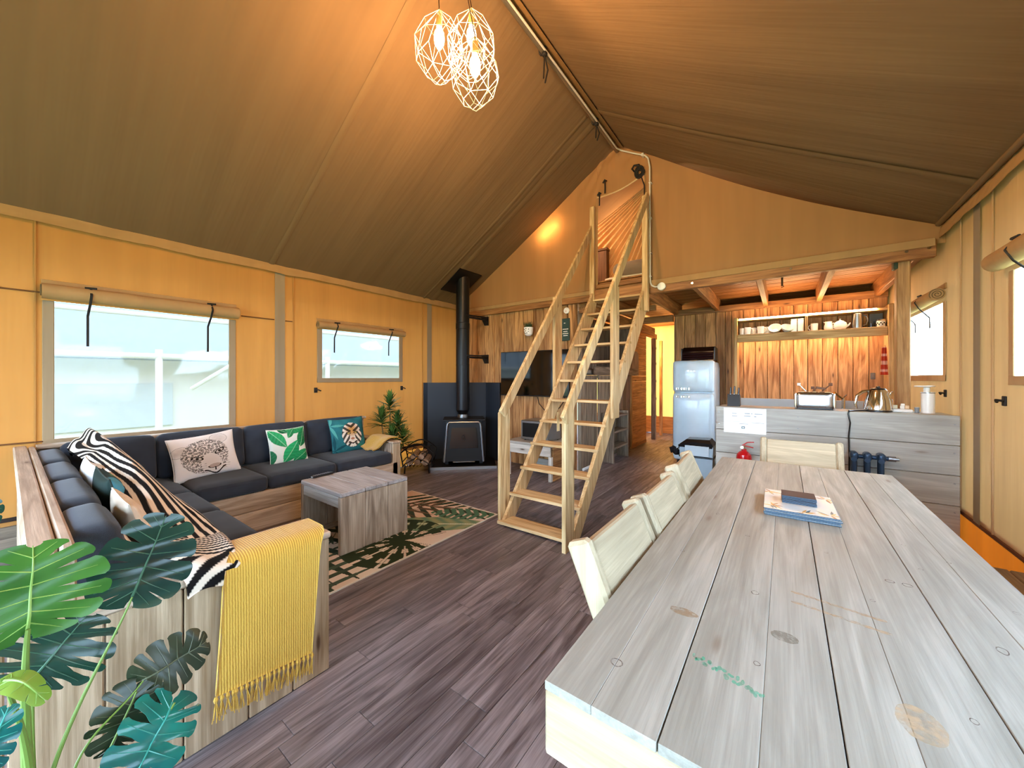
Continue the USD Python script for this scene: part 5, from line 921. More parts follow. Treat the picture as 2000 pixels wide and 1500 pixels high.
tw = sheet(np.stack([np.broadcast_to(1.04 + 0.035 * np.linspace(-1, 1, 14)[None] * (0.55 + .45 * np.linspace(0, 1, 24)[:, None]) , (24, 14)), 6.765 - 0.012 * np.cos(np.linspace(0, 12, 14))[None] + 0 * np.linspace(0, 1, 24)[:, None], np.broadcast_to((1.80 - 0.36 * np.linspace(0, 1, 24))[:, None], (24, 14))], -1), 0.006)
t = thing("tea_towel", "red and pink tea towel hanging on the shelf's right upright", "towel", (1.04, 6.765, 1.44)); v, f = tw; part(t, "cloth", (v, f), printed("towel_print"), col=np.where((np.sin(v[:, 2:3] * 60) > 0.55), C("e2b5a2"), C("c2452f"))); part(t, "hook", tube([(1.05, 6.78, 1.82), (1.05, 6.755, 1.82), (1.05, 6.75, 1.80)], 0.004, 6), CHROME)
solo("wall_socket", cat(bx(0.955, 1.005, 7.085, 7.099, 1.38, 1.47, 0.004), bx(0.965, 0.995, 7.078, 7.088, 1.40, 1.45, 0.003)), plain("socket_grey", "6c6257", 0.5), "small grey socket on the plank wall below the tea towel", "socket")
t = thing("tap", "brass and chrome kitchen tap over the sink", "tap", (0.66, 6.93, 0.94)); part(t, "body", cyl((0.66, 6.93, 0.94), (0.66, 6.93, 1.12), 0.022, 16), CHROME); part(t, "spout", tube([(0.66, 6.93, 1.10), (0.60, 6.85, 1.15), (0.55, 6.75, 1.20), (0.54, 6.72, 1.18)], 0.012, 10), plain("brass", "b28a45", 0.25, 0.9)); part(t, "lever", tube([(0.66, 6.93, 1.12), (0.69, 6.9, 1.17)], 0.008, 8), CHROME)

# ---- on the counter
t = thing("toaster", "shiny steel toaster on the counter's near edge", "toaster", (0.23, 4.62, 1.098)); part(t, "body", rbox_at((0.228, 4.62, 1.183), (0.285, 0.16, 0.165), 0.035, 12), plain("toaster_steel", "b9bcc2", 0.22, 1.0)); part(t, "base", bx(0.095, 0.362, 4.55, 4.69, 1.0985, 1.112, 0.004), BLKPL)
for y in (4.59, 4.65): part(t, "slot", bx(0.12, 0.34, y - 0.012, y + 0.012, 1.262, 1.2665, 0.001), BLKPL)
for x in (0.084, 0.372): part(t, "end_panel", rbox_at((x, 4.62, 1.18), (0.02, 0.15, 0.15), 0.008), CHROME)
t = thing("kettle", "polished steel electric kettle with black rimmed lid on the counter", "kettle", (0.665, 4.64, 1.098)); KM = plain("kettle_steel", "d5d3d0", 0.09, 1.0)
part(t, "body", lathe([(0, 0.012), (0.098, 0.012), (0.10, 0.03), (0.09, 0.10), (0.07, 0.17), (0.058, 0.195), (0, 0.195)], 36, (0.675, 4.64, 1.098)), KM); part(t, "base", cyl((0.675, 4.64, 1.0985), (0.675, 4.64, 1.11), 0.092, 30), BLKPL); part(t, "lid", lathe([(0.058, 0), (0.05, 0.012), (0.015, 0.018), (0.012, 0.03), (0, 0.032)], 26, (0.675, 4.64, 1.293)), BLKPL)
part(t, "handle", tube([(0.625, 4.64, 1.285), (0.575, 4.64, 1.275), (0.535, 4.64, 1.235), (0.525, 4.64, 1.16), (0.532, 4.64, 1.115)], [0.012, .013, .013, .012, .009], 10), KM); part(t, "spout", hull([(0.745, 4.62, 1.265), (0.745, 4.66, 1.265), (0.775, 4.64, 1.285), (0.75, 4.64, 1.22)]), KM)
part(t, "power_cord", tube([(0.58, 4.60, 1.104), (0.50, 4.52, 1.105), (0.462, 4.455, 1.106), (0.455, 4.441, 1.08), (0.468, 4.438, 1.0), (0.458, 4.438, 0.88), (0.462, 4.438, 0.72), (0.46, 4.438, 0.45)], 0.006, 7), BLKPL)
kb = thing("knife_block", "black slanted knife block at the left end of the counter", "knife block", (-0.44, 4.66, 1.098)); part(kb, "block", hull([(x, y, z) for x in (-0.50, -0.385) for y, z in ((4.60, 1.099), (4.72, 1.099), (4.625, 1.225), (4.71, 1.21))]), BLKPL)
for k, (x, h, lab) in enumerate(((-0.478, 0.075, "leftmost of the black handled knives in the block"), (-0.442, 0.085, "middle and longest black handled knife in the block"), (-0.402, 0.07, "rightmost of the black handled knives in the block"))):
    t = thing("knife", lab, "knife", (x, 4.665, 1.20), 0, "knives in the knife block"); part(t, "handle", bar((x, 4.668, 1.224), (x + 0.004, 4.675, 1.224 + h), 0.014, 0.024, (0, 1, 0), 0.005), BLKPL); part(t, "bolster", bar((x, 4.667, 1.216), (x, 4.668, 1.226), 0.013, 0.022, (0, 1, 0), 0.002), CHROME)
t = thing("dispenser", "tall white dispenser with a flat round top at the counter's right end", "dispenser", (0.985, 4.66, 1.098)); part(t, "body", cyl((0.985, 4.66, 1.0985), (0.985, 4.66, 1.275), 0.042, 28), WHITE); part(t, "ring", cyl((0.985, 4.66, 1.268), (0.985, 4.66, 1.276), 0.0435, 28), GREYM); part(t, "neck", cyl((0.978, 4.66, 1.276), (0.978, 4.66, 1.318), 0.02, 16), WHITE); part(t, "top_disc", lathe([(0, 0), (0.06, 0.004), (0.064, 0.010), (0.058, 0.014), (0, 0.014)], 28, (0.965, 4.66, 1.318)), WHITE)
solo("spice_jar", cat(cyl((0.92, 4.66, 1.0985), (0.92, 4.66, 1.135), 0.016, 14), cyl((0.92, 4.66, 1.135), (0.92, 4.66, 1.145), 0.0165, 14)), plain("jar_grey", "76787a", 0.3), "small dark jar at the foot of the white dispenser", "jar")
tr = thing("tray", "white tray with sachets at the right of the kettle", "tray", (0.83, 4.70, 1.098)); part(tr, "dish", bx(0.765, 0.895, 4.64, 4.75, 1.0985, 1.125, 0.006), CERAM)
for k, (x, y, z, s, h, lab) in enumerate(((0.795, 4.70, 1.126, 0.034, "e8d9b8", "cream sachet at the left end of the white tray"), (0.835, 4.68, 1.126, 0.03, "e9e4da", "white sachet in the middle of the white tray"), (0.868, 4.70, 1.126, 0.032, "d9b48e", "tan sachet at the right end of the white tray"), (0.845, 4.72, 1.126, 0.045, "f0e9dc", "tallest pale sachet at the back of the white tray"))):
    solo("sachet", rbox_at((x, y, z + s / 2), (0.028, 0.014, s), 0.006, 6), plain("sachet_%d" % k, h, 0.6), lab, "sachet", "sachets in the white tray")
solo("egg_box", rbox_at((0.77, 5.06, 1.23), (0.14, 0.10, 0.10), 0.02) if False else rbox_at((0.735, 4.79, 1.1555), (0.12, 0.05, 0.11), 0.015), plain("carton", "d8d6d2", 0.7), "pale paper carton standing behind the kettle", "carton")
ut = thing("utensil_pot", "dark pot with cooking tools standing behind the toaster", "pot", (0.24, 4.76, 1.098)); part(ut, "pot", lathe([(0, 0), (0.045, 0), (0.05, 0.13), (0.046, 0.13), (0.042, 0.01), (0, 0.01)], 20, (0.235, 4.765, 1.0985)), BLKPL)
for k, (p, w, m, lab) in enumerate(((((0.215, 4.765, 1.12), (0.17, 4.77, 1.27), (0.115, 4.77, 1.335)), .006, "steel", "steel fork leaning left behind the toaster"), (((0.24, 4.765, 1.12), (0.25, 4.77, 1.25), (0.225, 4.77, 1.30)), .006, "wood", "thin wooden spoon upright behind the toaster"), (((0.25, 4.765, 1.12), (0.30, 4.77, 1.27), (0.36, 4.77, 1.335)), .006, "wood", "wooden spatula leaning right behind the toaster"))):
    solo("cooking_tool", cat(tube(p, w, 7), rbox_at(p[-1], (0.03, 0.008, 0.03), 0.004)), STEEL if m == "steel" else plain("tool_wood", "6b452a", 0.6), lab, "cooking tool", "cooking tools in the pot")
solo("sieve", cat(bar((0.245, 4.73, 1.305), (0.32, 4.735, 1.292), 0.022, 0.022), tube([(0.255, 4.73, 1.30), (0.225, 4.74, 1.27), (0.20, 4.75, 1.2)], 0.006, 7)), plain("tool_wood", "6b452a", 0.6), "brown sieve handle sticking up behind the toaster", "utensil")

# ---- fixed to the counter front
nt_ = thing("notice", "white paper notice taped to the counter's left end", "notice", (-0.33, 4.446, 0.82)); part(nt_, "paper", bx(-0.515, -0.148, 4.4465, 4.449, 0.835, 1.09, 0.0005), plain("paper", "f1f4f5", 0.6))
for (x0_, x1_, z, h) in ((-0.44, -0.40, 1.035, .007), (-0.33, -0.285, 1.038, .01), (-0.275, -0.262, 1.038, .009), (-0.245, -0.18, 1.036, .009), (-0.44, -0.395, 1.008, .008), (-0.335, -0.28, 1.012, .009), (-0.25, -0.23, 1.01, .009), (-0.49, -0.32, 0.950, .002), (-0.27, -0.165, 0.947, .004), (-0.375, -0.30, 0.932, .005)): part(nt_, "print_line", bx(x0_, x1_, 4.4455, 4.4468, z - h / 2, z + h / 2, 0.0003), plain("faint_ink", "aab2b6", 0.6))
part(nt_, "emblem", cat(bx(-0.355, -0.33, 4.4455, 4.4468, .900, .906, .0003), bx(-0.355, -0.33, 4.4455, 4.4468, .882, .888, .0003), bx(-0.357, -0.351, 4.4455, 4.4468, .884, .904, .0003), bx(-0.334, -0.328, 4.4455, 4.4468, .884, .904, .0003)), plain("teal_ink", "4c7280", 0.6))
RED = plain("red_enamel", "b5121b", 0.22, 0.0, coat_weight=0.5)
t = thing("fire_extinguisher", "small red fire extinguisher on the floor against the counter", "fire extinguisher", (-0.33, 4.37, 0)); part(t, "cylinder", lathe([(0, 0.0), (0.062, 0.0), (0.068, 0.012), (0.068, 0.60), (0.062, 0.635), (0.04, 0.66), (0.022, 0.672), (0.022, 0.69), (0, 0.69)], 28, (-0.33, 4.37, 0)), RED); part(t, "valve", cyl((-0.335, 4.37, 0.68), (-0.335, 4.37, 0.725), 0.017, 14), CHROME); part(t, "gauge", disc((-0.345, 4.35, 0.705), 0.016, 1, 14, 0.012), WHITE)
part(t, "lever", cat(bar((-0.345, 4.37, 0.722), (-0.30, 4.37, 0.758), 0.02, 0.010), bar((-0.30, 4.37, 0.758), (-0.245, 4.37, 0.764), 0.018, 0.008)), RED); part(t, "lever", bar((-0.33, 4.37, 0.725), (-0.25, 4.37, 0.708), 0.018, 0.009), RED); part(t, "band", cyl((-0.33, 4.37, 0.50), (-0.33, 4.37, 0.56), 0.0685, 28), WHITE)
ra = thing("radiator", "dark blue column radiator against the counter", "radiator", (0.57, 4.40, 0)); RB = plain("radiator_blue", "27405c", 0.3, 0.3)
for k in range(3):
    x = 0.485 + 0.085 * k
    for y in (4.355, 4.415): part(ra, "column", cat(tube([(x, y, 0.10), (x, y, 0.70)], 0.018, 12)), RB)
    part(ra, "header", rbox_at((x, 4.385, 0.725), (0.055, 0.11, 0.075), 0.026), RB); part(ra, "header", rbox_at((x, 4.385, 0.11), (0.055, 0.11, 0.075), 0.026), RB); part(ra, "boss", disc((x - 0.005, 4.33, 0.70), 0.02, 1, 14, 0.02), RB)
part(ra, "link_pipe", cat(cyl((0.47, 4.385, 0.72), (0.72, 4.385, 0.72), 0.018, 12), cyl((0.47, 4.385, 0.11), (0.72, 4.385, 0.11), 0.018, 12)), RB); part(ra, "valve", cat(cyl((0.70, 4.385, 0.72), (0.745, 4.385, 0.72), 0.022, 12), cyl((0.745, 4.385, 0.72), (0.765, 4.385, 0.72), 0.012, 10)), plain("valve_nickel", "a7aab0", 0.3, 0.9))
for x in (0.485, 0.655): part(ra, "foot", bx(x - .02, x + .02, 4.34, 4.43, 0, 0.075, .005), RB)
# ---- fridge top, bin
t = thing("bread_bin", "black roll-top bread bin on top of the fridge", "bread bin", (-1.12, 6.62, 1.665)); part(t, "body", hull([(x, y, z) for x in (-1.345, -0.88) for (y, z) in ((6.47, 1.675), (6.78, 1.675), (6.78, 1.88), (6.62, 1.895), (6.50, 1.82))]), plain("bin_black", "140d0f", 0.18, 0.2)); part(t, "rolltop", cat(*[cyl((-1.33, 6.462 + 0.02 * k * k * .35, 1.71 + 0.036 * k), (-0.895, 6.462 + 0.02 * k * k * .35, 1.71 + 0.036 * k), 0.019, 10) for k in range(4)]), plain("bin_dark_red", "2a1214", 0.2, 0.3)); part(t, "end_cap", rbox_at((-1.348, 6.62, 1.775), (0.018, 0.30, 0.20), 0.008), BLKPL); part(t, "end_cap", rbox_at((-0.877, 6.62, 1.775), (0.018, 0.30, 0.20), 0.008), BLKPL)
BN = plain("bin_blue", "9fb4c2", 0.35)
t = thing("waste_bin", "pale blue waste bin with black liner between the chairs and the counter", "waste bin", (-0.93, 5.3, 0)); part(t, "body", hull([(x, y, z) for z, w in ((0.0, 0.9), (0.52, 1.0)) for x in (-0.93 - .20 * w, -0.93 + .20 * w) for y in (5.45 - .16 * w, 5.45 + .16 * w)]), BN); part(t, "rim", bx(-1.135, -0.725, 5.285, 5.615, 0.36, 0.385, 0.006), BLKPL); part(t, "lid", hull([(x, y, z) for (x, y, z) in ((-1.13, 5.29, 0.525), (-0.73, 5.29, 0.525), (-1.13, 5.61, 0.525), (-0.73, 5.61, 0.525), (-1.05, 5.34, 0.59), (-0.78, 5.34, 0.60), (-1.05, 5.56, 0.59), (-0.78, 5.56, 0.60))]), BLKPL)
rr = random.Random(2); g = [hull([(-1.15 + rr.uniform(-.06, .03) - .02 * k, 5.30 + rr.uniform(-.03, .03), 0.42 + rr.uniform(-.05, .08)) for _ in range(7)]) for k in range(4)]; part(t, "liner", cat(*g, hull([(-1.14, 5.28, 0.52), (-1.14, 5.30, 0.46), (-0.74, 5.275, 0.56), (-0.74, 5.29, 0.50), (-0.95, 5.265, 0.57)])), plain("liner_black", "101318", 0.3)); part(t, "front_panel", bx(-1.06, -0.775, 5.28, 5.29, 0.39, 0.52, 0.006), plain("bin_pale", "c3d5e0", 0.3))

# ================================================================== ON THE TABLES
rr = random.Random(9)
def p_mat(u, v):
    out = mixc(np.broadcast_to(C("ddd8d0"), u.shape + (3,)), C("b8c6cf"), np.clip(.4 + 2.5 * n2(u, v, 1.6, 3), 0, 1)); r = np.random.RandomState(8)
    for k in range(34): m, p, b = blade(u, v, [(-0.75, -0.7), (0.8, -0.8), (0.1, -0.95), (-0.85, 0.75), (0.85, 0.7)][k % 5][0] + r.uniform(-.05, .05), [(-0.75, -0.7), (0.8, -0.8), (0.1, -0.95), (-0.85, 0.75), (0.85, 0.7)][k % 5][1] + r.uniform(-.05, .05), r.uniform(0, 6.28), r.uniform(.25, .45), .035); out = np.where(m[..., None], C(["c99a55", "8a5b3c", "46606b", "d8b27a"][k % 4]), out)
    return out
names = ["at the bottom of the stack", "second from the bottom of the stack", "third from the bottom of the stack", "third from the top of the stack", "second from the top of the stack, under the top one"]
for k in range(6):
    cx, cy, z = 0.055 + rr.uniform(-.004, .004), 2.255 + rr.uniform(-.004, .004), 0.7708 + 0.0054 * k; lab = "placemat edge " + names[k] if k < 5 else "leaf-printed placemat on top of the stack, under the coasters"
    t = thing("placemat", lab, "placemat", (cx, cy, z), 0.02, "stacked placemats on the dining table"); part(t, "board", bx(-.135, .135, -.178, .178, 0, .0042, .0015), plain("mat_edge", "4a6073", 0.4), local=True)
    if k == 5:
        U, Vv = np.meshgrid(np.linspace(-1, 1, 120), np.linspace(-1, 1, 150), indexing="ij"); part(t, "printed_face", arr((np.stack([U * .1335, Vv * .1765, 0 * U + .0046], -1).reshape(-1, 3), gridf(120, 150))), printed("mat_print", 0.3, 60, 0.02), col=p_mat(U, Vv).reshape(-1, 3), local=True)
    else: part(t, "printed_face", bx(-.1335, .1335, -.1765, .1765, .0042, .0048, .0002), plain("mat_face", "cfd3d4", 0.3), local=True)
cn = ["lowest coaster, lying directly on the placemats", "second coaster from the bottom of the small stack", "third coaster from the bottom of the small stack", "third coaster from the top of the small stack", "coaster just under the top brown one", "brown faced coaster on top of the stack"]
for k in range(6):
    z = 0.7708 + 0.0054 * 6 + 0.0002 + 0.0058 * k; t = thing("coaster", cn[k], "coaster", (0.052 + rr.uniform(-.002, .002), 2.262 + rr.uniform(-.002, .002), z), 0.03, "stacked coasters on the placemats"); part(t, "board", bx(-.065, .065, -.055, .055, 0, .0044, .0015), plain("coaster_edge", "3f5569", 0.5), local=True); part(t, "face", bx(-.0645, .0645, -.0545, .0545, .0044, .005, .0002), plain("coaster_brown", "4a342e", 0.65), local=True)
t = thing("remote_control", "black remote control lying on the coffee table", "remote control", (-3.42, 1.72, 0.50), 0.1); part(t, "body", rbox_at((0, 0, 0.011), (0.045, 0.20, 0.02), 0.009), BLKPL, local=True)
for k in range(7):
    for j in (-1, 0, 1): part(t, "button", cyl((0.012 * j, -.075 + .022 * k, .0205), (0.012 * j, -.075 + .022 * k, .023), .0038, 8), plain("button_grey", "8d9198", 0.5), local=True)
part(t, "end_cap", bx(-.018, .018, -.1, -.088, .004, .018, .003), plain("button_grey", "8d9198", 0.5), local=True)

# ================================================================== STOVE CORNER, WALL THINGS
lb = thing("log_basket", "black wire log basket with scrolled sides beside the heat screen", "basket", (-4.48, 3.72, 0)); bxx, byy = -4.48, 3.72; ab = 0.72
def loc(p): p = np.array(p, float); return p @ rotz(ab).T + np.array([bxx, byy, 0])
for s in (-1, 1):
    yy = 0.20 * s; arch = [(-0.20, yy, 0.10), (-0.235, yy, 0.30)] + [(-0.235 + 0.47 * (i / 12), yy, 0.30 + 0.13 * math.sin(math.pi * i / 12)) for i in range(13)] + [(0.235, yy, 0.30), (0.20, yy, 0.10)]
    part(lb, "side_frame", tube(loc(arch), 0.010, 8), BLACK)
    part(lb, "scroll", cat(*[tube(loc([(cx_ + r_ * math.cos(a) * s2, yy, 0.25 + 0.02 * k + r_ * math.sin(a)) for a, r_ in zip(np.linspace(0, 5, 18), np.linspace(.07, .02, 18))]), 0.006, 6) for k, (cx_, s2) in enumerate(((-0.1, 1), (0.1, -1)))], tube(loc([(-0.2, yy, 0.12), (0.2, yy, 0.36)]), 0.006, 6), tube(loc([(0.2, yy, 0.12), (-0.2, yy, 0.36)]), 0.006, 6)), BLACK)
    for xx in (-0.17, 0.17): part(lb, "leg", tube(loc([(xx, yy, 0.12), (xx * 1.05, yy * 1.05, 0.0)]), 0.011, 8), BLACK)
for k in range(9): xx = -0.20 + 0.05 * k; part(lb, "base_wire", tube(loc([(xx, -0.2, 0.10), (xx, 0.2, 0.10)]), 0.006, 6), BLACK)
for z in (0.10, 0.17): 
    for xx in (-0.21, 0.21): part(lb, "rail", tube(loc([(xx, -0.2, z), (xx, 0.2, z)]), 0.008, 6), BLACK)
rr = random.Random(4)
for k, (xx, z, r, lab) in enumerate(((-0.12, 0.158, 0.05, "pale split log at the left of the basket"), (0.0, 0.155, 0.048, "split log in the middle of the basket's bottom row"), (0.12, 0.158, 0.05, "split log at the right of the basket"), (-0.055, 0.245, 0.045, "grey log resting on top of the basket's left logs"), (0.06, 0.243, 0.045, "log on top of the basket's right logs"))):
    pr = [(r * rr.uniform(.85, 1.1) * math.cos(a), r * rr.uniform(.85, 1.1) * math.sin(a)) for a in np.linspace(0, 6.28, 8)[:-1]]; L = 0.17 + 0.01 * k; v, f = hull([(xx + a, s * L, z + b) for a, b in pr for s in (-1, 1)]); solo("firewood_log", (loc(v), f), wood("log_wood", "b59d88", "7d6656", "y", var=.3), lab, "log", "logs in the wire basket")
t = thing("wall_planter", "small white patterned planter with a green plant on the plank wall", "planter", (-3.26, 4.90, 2.06)); part(t, "pot", lathe([(0, 0), (0.035, 0), (0.06, 0.02), (0.072, 0.07), (0.075, 0.135), (0.068, 0.135), (0.06, 0.03), (0, 0.02)], 24, (-3.26, 4.885, 2.06)), WHITE)
rr = random.Random(6); part(t, "grass", cat(*[tube([(-3.26 + rr.uniform(-.05, .05), 4.885 + rr.uniform(-.05, .05), 2.17), (-3.26 + rr.uniform(-.075, .075), 4.885 + rr.uniform(-.06, .06), 2.17 + rr.uniform(.06, .125))], [.004, .001], 4) for _ in range(90)]), plain("grass_dark", "2d4a2a", 0.6))
part(t, "wall_hook", bx(-3.28, -3.24, 4.95, 4.968, 2.12, 2.18, .003), BLACK)
for k, (x, z) in enumerate(((-.04, .10), (0., .11), (.04, .10), (-.045, .06), (-.01, .075), (.035, .065), (.012, .04), (-.025, .035))): part(t, "dot", disc((-3.26 + x * .95, 4.885 - math.sqrt(max(.0735 ** 2 - x * x, 0)) * (.93 if z < .08 else 1.0), 2.06 + z), .007, 1, 8, .008), BLKPL)
t = thing("wall_sign", "narrow dark green sign with white lettering beside the stair", "sign", (-2.62, 4.93, 1.95)); part(t, "board", bx(-2.70, -2.565, 4.932, 4.944, 1.955, 2.285, .002), plain("sign_green", "24403a", 0.5))
for (a_, b_, z) in ((-2.66, -2.635, 2.215), (-2.68, -2.585, 2.125), (-2.67, -2.60, 2.09), (-2.68, -2.585, 2.06), (-2.67, -2.595, 2.03)): part(t, "lettering", bx(a_, b_, 4.930, 4.933, z - .006, z + .006, .0005), WHITE)
t = thing("smoke_alarm", "small round white alarm above the green sign", "alarm", (-2.615, 4.93, 2.40)); part(t, "body", lathe([(0, 0), (.05, 0), (.048, .018), (.03, .026), (0, .028)], 22), WHITE) if False else part(t, "body", xf(lathe([(0, 0), (.048, 0), (.046, .018), (.03, .026), (0, .028)], 22), rotx(math.pi / 2), (-2.615, 4.944, 2.40)), WHITE); part(t, "button", disc((-2.615, 4.916, 2.39), .008, 1, 10, .006), plain("alarm_pink", "c98f86", .5))
# cable run along the ridge and down the gable to the junction box
cb = thing("cable_conduit", "white cable run along the ridge and down the gable beside the stair", "cable", (-1.6, 4.9, 2.54)); CBL = plain("cable_white", "d9d2c4", 0.4)
part(cb, "run", tube([(XRIDGE + 0.055, -2.0, 4.445), (XRIDGE + 0.055, 3.0, 4.445), (XRIDGE + 0.05, 4.80, 4.45), (-1.76, 4.875, 4.44), (-1.62, 4.88, 4.36), (-1.455, 4.88, 4.27), (-1.415, 4.88, 4.22), (-1.395, 4.88, 4.10), (-1.392, 4.88, 3.5), (-1.39, 4.88, 2.76), (-1.385, 4.875, 2.62), (-1.365, 4.875, 2.575), (-1.33, 4.875, 2.555), (-1.27, 4.875, 2.55)], 0.0105, 8), CBL)
for z in (3.9, 3.45, 3.0, 2.7): part(cb, "clip", bx(-1.408, -1.375, 4.868, 4.925, z - .008, z + .008, .003), CBL)
part(cb, "clip", bx(-1.50, -1.47, 4.868, 4.925, 4.27, 4.31, .003), CBL); part(cb, "junction_box", xf(lathe([(0, 0), (.048, 0), (.05, .03), (.044, .038), (0, .04)], 24), rotx(math.pi / 2), (-1.25, 4.899, 2.55)), WHITE)

# ---- pendant lamps
def pendant(c, w, h, seed, label, top):
    t = thing("pendant_lamp", label, "lamp", (c[0], c[1], c[2] - h / 2)); r = random.Random(seed); prof = [(.22, .36), (.0, .50), (-.22, .46), (-.40, .27), (-.5, .12)]; rings = []
    for k, (zz_, rr_) in enumerate(prof):
        n = 8 if k < 4 else 4; a0 = seed * .7 + (math.pi / 8) * (k % 2)
        rings.append([np.array([c[0] + w * rr_ * math.cos(a0 + 2 * math.pi * i / n), c[1] + w * rr_ * math.sin(a0 + 2 * math.pi * i / n), c[2] + h * (zz_ + (r.uniform(-.025, .025) if k < 4 else 0))]) for i in range(n)])
    ap = np.array([c[0], c[1], c[2] + h * .5]); E = [(p, ap) for p in rings[0]]
    for k in range(4):
        for p in rings[k]:
            d = sorted(rings[k + 1], key=lambda q: np.linalg.norm(q - p)); E += [(p, d[0])] + ([(p, d[1])] if k < 3 else [])
    for k in (1, 4): n = len(rings[k]); E += [(rings[k][i], rings[k][(i + 1) % n]) for i in range(n)]
    part(t, "cage", cat(*[tube([a, b], 0.0021, 6) for a, b in E]), plain("cage_cream", "f0e2c4", 0.4)); sk = np.array([c[0], c[1], c[2] + h * .24])
    part(t, "socket", cat(cyl(sk, sk + [0, 0, .07], .019, 14), cyl(sk + [0, 0, .07], ap, .004, 8)), plain("socket_brass", "c9a96a", 0.35, 0.6)); part(t, "bulb", lathe([(0, -.135), (.012, -.132), (.030, -.10), (.034, -.07), (.030, -.035), (.016, -.008), (.014, 0.0), (0, 0.0)], 22, tuple(sk)), BULB, label="glowing warm bulb"); part(t, "cord", tube([ap, ap + (np.array(top) - ap) * .5, np.array(top)], .0035, 6), plain("cord_brown", "3a2415", .6))
BULB = emit("bulb_glow", "ffc488", 1000.0)
pendant((-1.761, 1.622, 3.504), 0.31, 0.45, 1, "left one of three white wire cage pendant lamps", (-1.835, 1.66, 4.46)); pendant((-1.699, 1.854, 3.649), 0.325, 0.48, 2, "upper right wire cage pendant lamp, partly behind the lowest one", (-1.82, 1.88, 4.46)); pendant((-1.478, 1.644, 3.212), 0.29, 0.42, 3, "lowest of the three white wire cage pendant lamps", (-1.80, 1.78, 4.46))

# ---- bunk and cupboard boards on the left of the hall, seen through the stair
bk = thing("bunk_unit", "grey weathered board bunk and cupboard along the hall behind the stair", "bunk", (-2.8, 6.2, 0))
for k, (a_, b_) in enumerate(((5.10, 5.30), (5.303, 5.50), (5.503, 5.70), (5.82, 6.0), (6.003, 6.2), (6.203, 6.40), (6.403, 6.60), (6.66, 6.88), (6.883, 7.10), (7.103, 7.32))): part(bk, "side_board", bx(-2.50 - .006 * (k % 2), -2.465, a_, b_, 0.03, 1.44, .004), W_OLD("z"))
part(bk, "corner_post", bx(-2.47, -2.44, 5.72, 5.78, 0, 1.5, .004), W_OLD("z")); part(bk, "corner_post", bx(-2.47, -2.43, 7.30, 7.35, 0, 2.4, .004), wood("hall_board", "c99355", "9d6a34", "z", var=0.12)); part(bk, "corner_post", bx(-2.50, -2.44, 5.06, 5.10, 0, 2.4, .004), W_OLD("z"))
part(bk, "guard_rail", bx(-2.46, -2.42, 5.54, 7.70, 1.445, 1.585, .005), W_OLD("y")); part(bk, "guard_end", hull([(x, y, z) for x in (-2.46, -2.42) for y, z in ((7.10, 1.586), (7.70, 1.586), (7.70, 1.86), (7.60, 1.93), (7.20, 1.93), (7.10, 1.80))]), W_OLD("z"))
for k in range(10): part(bk, "back_board", bx(-2.92, -2.90, 5.10 + .225 * k, 5.322 + .225 * k, 1.45, 2.5, .004), W_OLD("z"))
for k in range(2): part(bk, "end_plank", bx(-2.90 + .215 * k, -2.688 + .213 * k, 7.33, 7.35, 0.0, 2.5, .004), W_OLD("z"))
part(bk, "mattress", rbox_at((-2.69, 6.2, 1.50), (0.38, 2.1, 0.09), .04), plain("bunk_mattress", "8d8478", .9)); part(bk, "base", bx(-2.89, -2.51, 5.12, 7.3, 1.40, 1.44, .004), W_OLD("y"))
sl_ = thing("step_ladder", "small wooden step unit leaning against the bunk boards", "steps", (-2.38, 6.2, 0))
for (y, w) in ((5.86, .06), (6.56, .06)): part(sl_, "upright", bx(-2.455, -2.25, y, y + .045, 0, 0.82, .004), W_OLD("z"))
for z in (0.22, 0.48, 0.74): part(sl_, "step", bx(-2.455, -2.25, 5.906, 6.559, z, z + .035, .004), W_OLD("y"))
solo("door_handle_bar", cat(tube([(-2.46, 6.62, 1.86), (-2.43, 6.62, 1.85), (-2.43, 6.62, 1.72), (-2.46, 6.62, 1.71)], .012, 8)), BLACK, "black grab handle on the bunk's upper boards", "handle") if False else None

# ---- inside the loft
lf = thing("loft_headboard", "brown wooden headboard just inside the loft doorway", "headboard", (-2.28, 5.6, 2.77)); part(lf, "panel", bx(-2.50, -2.20, 5.45, 5.55, 2.771, 3.36, .006), wood("loft_wood", "7d5532", "553719", "z")); part(lf, "top_rail", bx(-2.52, -2.19, 5.44, 5.56, 3.361, 3.40, .006), wood("loft_wood", "7d5532", "553719", "x"))
lm = thing("loft_bedding", "grey brown bedding heaped inside the loft doorway", "bedding", (-1.75, 5.7, 2.77)); part(lm, "mattress", rbox_at((-1.72, 5.85, 2.83), (0.9, 1.2, .12), .05), plain("mat_white", "d8d0c2", .9)); v, f = rbox((0.62, 0.7, 0.16), .075, 16, (0, 0, .06)); v[:, 2] += .05 * nz(v, 6, 2); part(lm, "blanket", (v + np.array([-1.72, 5.55, 2.965]), f), fabric("blanket_brown", "8b7a6a", 200))
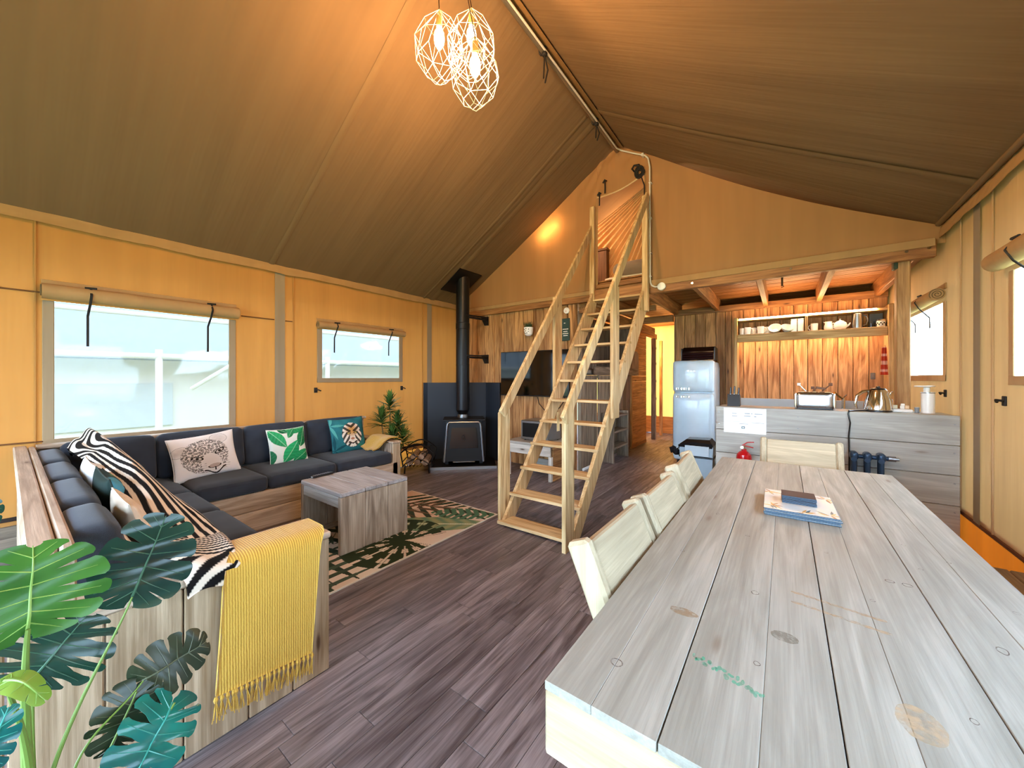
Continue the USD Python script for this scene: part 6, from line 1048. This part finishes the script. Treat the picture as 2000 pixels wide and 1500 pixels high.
ss, tt = np.meshgrid(np.linspace(0, 1, 60), np.linspace(0, 1, 220), indexing="ij")   # pleated loft curtain gathered to the upper right
P = np.zeros((60, 220, 3)); ap = np.array([-1.30, 5.28, 4.22]); e0, e1 = np.array([-3.3, 5.75, 3.55]), np.array([-1.30, 5.50, 2.80]); E_ = e0[None] * (1 - tt[0][:, None]) + e1[None] * tt[0][:, None] + np.array([-.15, 0, -.25]) * np.sin(np.pi * tt[0])[:, None]
P = ap[None, None] * (1 - ss[..., None]) + E_[None] * ss[..., None]; P[..., 1] += 0.035 * np.sin(tt * 105 + 3 * np.sin(tt * 9)) * (0.35 + .65 * ss) + .05 * np.sin(np.pi * ss)
solo("loft_curtain", sheet(P, .003), canvas("curtain_canvas", "d6b482", 0.3, "ecc48c"), "pleated canvas curtain gathered inside the loft doorway", "curtain", smooth=True)
ll = thing("loft_lamp", "small glowing lamp shining through the gable canvas left of the loft door", "lamp", (-2.86, 5.07, 3.5)); part(ll, "globe", xf(rbox((.36, .05, .08), .024, 8), roty(-0.50), (-2.92, 5.06, 3.66)), emit("loft_glow", "ffd8b0", 240.0)); part(ll, "bracket", bar((-2.92, 5.085, 3.66), (-2.92, 5.35, 3.69), .02, .02), BLACK)
l2 = thing("loft_ceiling_lamp", "warm round lamp high inside the loft behind the doorway", "lamp", (-2.2, 6.6, 3.7)); part(l2, "globe", lathe([(0, -.06), (.05, -.04), (.06, 0), (.05, .04), (0, .06)], 18, (-2.2, 6.6, 3.75)), emit("loft_glow2", "ffc88e", 700.0)); part(l2, "cord", cyl((-2.2, 6.6, 3.81), (-2.2, 6.6, 4.33), .004, 6), BLACK)
hl = thing("hall_lamp", "warm glowing wall lamp in the room at the end of the hall", "lamp", (-2.9, 8.9, 1.9)); part(hl, "globe", lathe([(0, -.07), (.06, -.04), (.07, 0), (.06, .04), (0, .07)], 18, (-2.75, 8.95, 2.0)), emit("hall_glow", "ffb469", 800.0)); part(hl, "stem", cyl((-2.75, 8.95, 2.07), (-2.75, 8.95, 2.72), .006, 6), BLACK)
